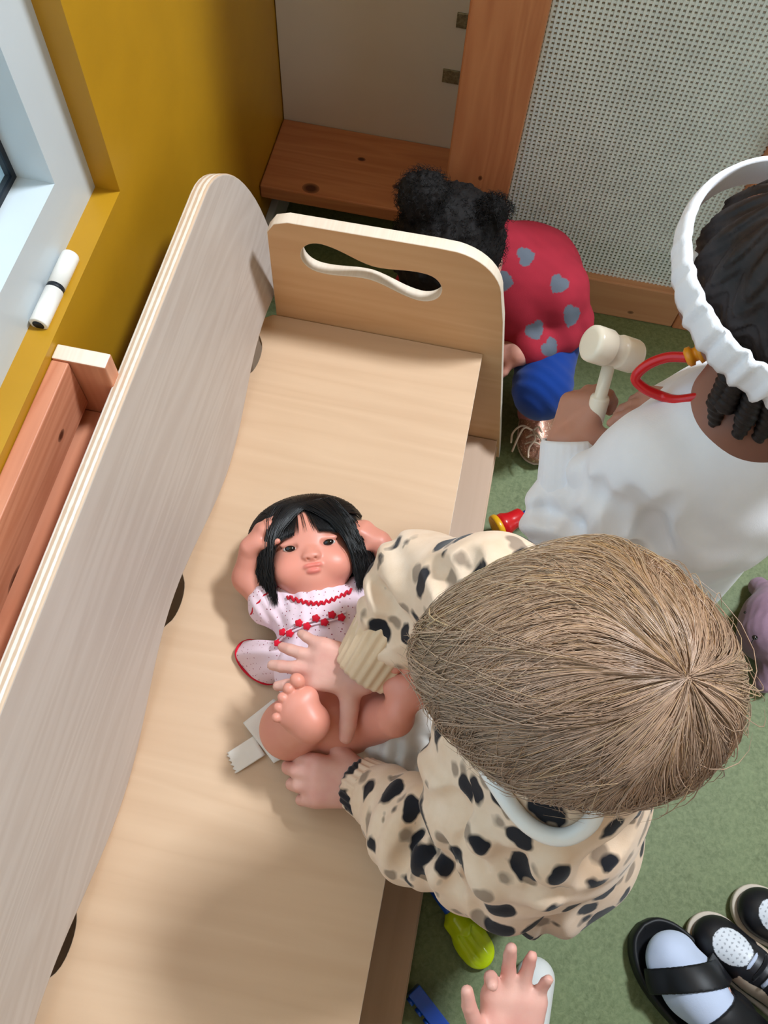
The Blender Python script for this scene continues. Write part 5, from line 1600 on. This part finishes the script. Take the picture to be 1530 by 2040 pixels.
# ------------------------------------------------------------------ small toys on the floor
ly = tag(empty('toy_shovel', tuple(pt(935, 1870, 0.0))), 'lime green plastic toy shovel with blue handle on the floor by the bench', 'toy')
l0 = pt(908, 1830, 0.018); l1 = pt(965, 1912, 0.012); ld = unit(l1 - l0); lw = np.cross((0, 0, 1), ld)
tube('handle', [l0 + ld * 0.004, l0 - ld * 0.06], 0.0085, M['blue_plastic'], ly, 18)
s = Sdf(); Rl = np.stack([lw, ld, V3(0, 0, 1)], 1)
s.cone(l0, l0 + ld * 0.014, 0.0150, 0.0165, 0.002); s.ell(l0 + ld * 0.036 - V3(0, 0, 0.003), (0.0235, 0.034, 0.012), 0.003, Rl); s.cone(l0 + ld * 0.03 + V3(0, 0, 0.003), l1 + V3(0, 0, 0.000), 0.007, 0.003, 0.003)
s.ell(l1 - ld * 0.012, (0.0215, 0.020, 0.006), 0.003, Rl); s.ell(l0 + ld * 0.045 + lw * 0.0085 + V3(0, 0, 0.011), (0.0055, 0.030, 0.006), 0.003, Rl, True); s.ell(l0 + ld * 0.045 - lw * 0.0085 + V3(0, 0, 0.011), (0.0055, 0.030, 0.006), 0.003, Rl, True); s.cone(l0 + lw * 0.013, l1 - ld * 0.01 + lw * 0.013, 0.006, 0.004, 0.003); s.cone(l0 - lw * 0.013, l1 - ld * 0.01 - lw * 0.013, 0.006, 0.004, 0.003)
sdf_obj('blade', s, 0.0013, M['lime_plastic'], ly)

bk_ = tag(empty('toy_brick', tuple(pt(850, 1995, 0.0))), 'royal blue plastic building brick lying on its side by the bench', 'toy')
bl = unit(pt(886, 2023, 0.03) - pt(836, 1958, 0.03)); bl[2] = 0; bl = unit(bl); bq = np.cross((0, 0, 1), bl)
bo = pt(836, 1962, 0.034)
def loc_box(name, o_, ax, lo, hi, m, parent, bev=0.0012):
    bb = box_bm(lo, hi, bev); Mx = Matrix([[ax[0][i], ax[1][i], ax[2][i], o_[i]] for i in range(3)] + [[0, 0, 0, 1]])
    bmesh.ops.transform(bb, matrix=Mx, verts=bb.verts); return bm_obj(name, bb, m, parent)
if bq[0] > 0: bq = -bq
axb = (bl, bq, V3(0, 0, 1))
loc_box('body', V3(bo[0], bo[1], 0.0325), axb, (0, 0.0, -0.032), (0.0635, 0.0192, 0.0), M['blue_plastic'], bk_)
for i in range(4):
    for z_ in (0.0085, 0.0245):
        lathe('stud', V3(bo[0], bo[1], z_) + bl * (0.008 + i * 0.0158) + bq * 0.0190, bq, [(0, 0.0047), (0.004, 0.0047), (0.0046, 0.0042)], M['blue_plastic'], bk_, 18)

rt = tag(empty('toy_torch', tuple(pt(1020, 1040, 0.0))), 'red toy with yellow rim and blue stem on the floor beside the bench', 'toy')
r0 = pt(990, 1052, 0.040); r1 = pt(1068, 1014, 0.045); rd_ = unit(r1 - r0)
lathe('rim', r0, rd_, [(-0.004, 0.016), (-0.003, 0.0215), (0.0, 0.0225), (0.004, 0.0225), (0.006, 0.021)], M['yellow_plastic'], rt)
lathe('head', r0, rd_, [(0.0055, 0.0195), (0.015, 0.0195), (0.022, 0.0165), (0.028, 0.0150), (0.044, 0.0145), (0.047, 0.012), (0.049, 0.008)], M['red_plastic'], rt)
lathe('stem', r0, rd_, [(0.048, 0.0062), (0.10, 0.0062), (0.102, 0.004)], M['blue_plastic'], rt, 18)
q = Sdf(); q.cone(r0 + rd_ * 0.03, V3(r0[0], r0[1], 0.006) + rd_ * V3(1, 1, 0) * 0.03, 0.010, 0.006, 0.004); sdf_obj('foot', q, 0.0016, M['red_plastic'], rt)

M['mauve'] = knit('mauve_plush', srgb(150, 122, 142), 0.95, 350, 0.12)
pl = tag(empty('plush_toy', tuple(pt(1540, 1270, 0.0))), 'mauve plush toy with stitched nose lying on the green floor', 'toy')
pc = pt(1528, 1246, 0.052)
s = Sdf(); s.ell(pc, (0.040, 0.056, 0.050), 0.01); s.ell(pc + V3(-0.010, -0.022, 0.004), (0.028, 0.026, 0.036), 0.02)
s.ell(pc + V3(0.085, 0.01, -0.012), (0.055, 0.045, 0.038), 0.02)
for dx, dy in ((0.06, 0.07), (0.07, -0.06), (0.14, 0.05), (0.14, -0.04)): s.cone(pc + V3(0.08, 0.01, -0.015), pc + V3(dx, dy, -0.03), 0.025, 0.02, 0.015)
s.cone(pc + V3(0.005, 0.045, 0), pc + V3(0.0, 0.075, -0.03), 0.02, 0.016, 0.012); s.cone(pc + V3(0.015, -0.05, 0), pc + V3(0.01, -0.08, -0.03), 0.02, 0.016, 0.012)
s.post.append(lambda P, d: np.maximum(d + 0.0008 * vnoise(P, 420, 9), 0.0008 - P[:, 2]))
sdf_obj('body', s, 0.0022, M['mauve'], pl)
zt = lambda x, y: pt(x, y, 0.092)
q = Sdf(); q.ell(pt(1504, 1270, 0.089), (0.0045, 0.0035, 0.003), 0.001); sdf_obj('nose', q, 0.0008, M['eye'], pl)
tube('stitched_mouth', spline([pt(1504, 1271, 0.0905), pt(1499, 1277, 0.089), pt(1496, 1283, 0.086)], 8), 0.0009, M['eye'], pl, 6)
for x, y in ((1484, 1220), (1530, 1222)):
    q = Sdf(); q.ell(pt(x, y, 0.083), (0.002, 0.002, 0.002), 0.0005); sdf_obj('eye', q, 0.0006, M['eye'], pl)

# ------------------------------------------------------------------ window hinge on the frame
wh0 = V3(-0.4165, 0.0, 0.0)
def onx(x, y, X):
    v = RXM @ V3((x - 765) / 1700.8, -(y - 1020) / 1700.8, -1.0); return V3(0, 0, CAM_H) + v * (X / v[0])
ha = onx(142, 507, -0.4175); hb = onx(75, 645, -0.4175); hb[2] = ha[2]; hv = unit(hb - ha); hl_ = np.linalg.norm(hb - ha)
lathe('hinge_barrel', ha, hv, [(0, 0.004), (0.001, 0.0085), (0.003, 0.0095), (hl_ * 0.47, 0.0095)], M['white_plastic'], win, 24)
lathe('hinge_washer', ha, hv, [(hl_ * 0.47, 0.0090), (hl_ * 0.53, 0.0090)], M['gasket'], win, 24)
lathe('hinge_barrel', ha, hv, [(hl_ * 0.53, 0.0095), (hl_ - 0.001, 0.0095), (hl_, 0.0088), (hl_ + 0.0002, 0.0062)], M['white_plastic'], win, 24)
lathe('hinge_pin_hole', ha, hv, [(hl_ - 0.002, 0.006), (hl_ + 0.0004, 0.006)], M['gasket'], win, 20)
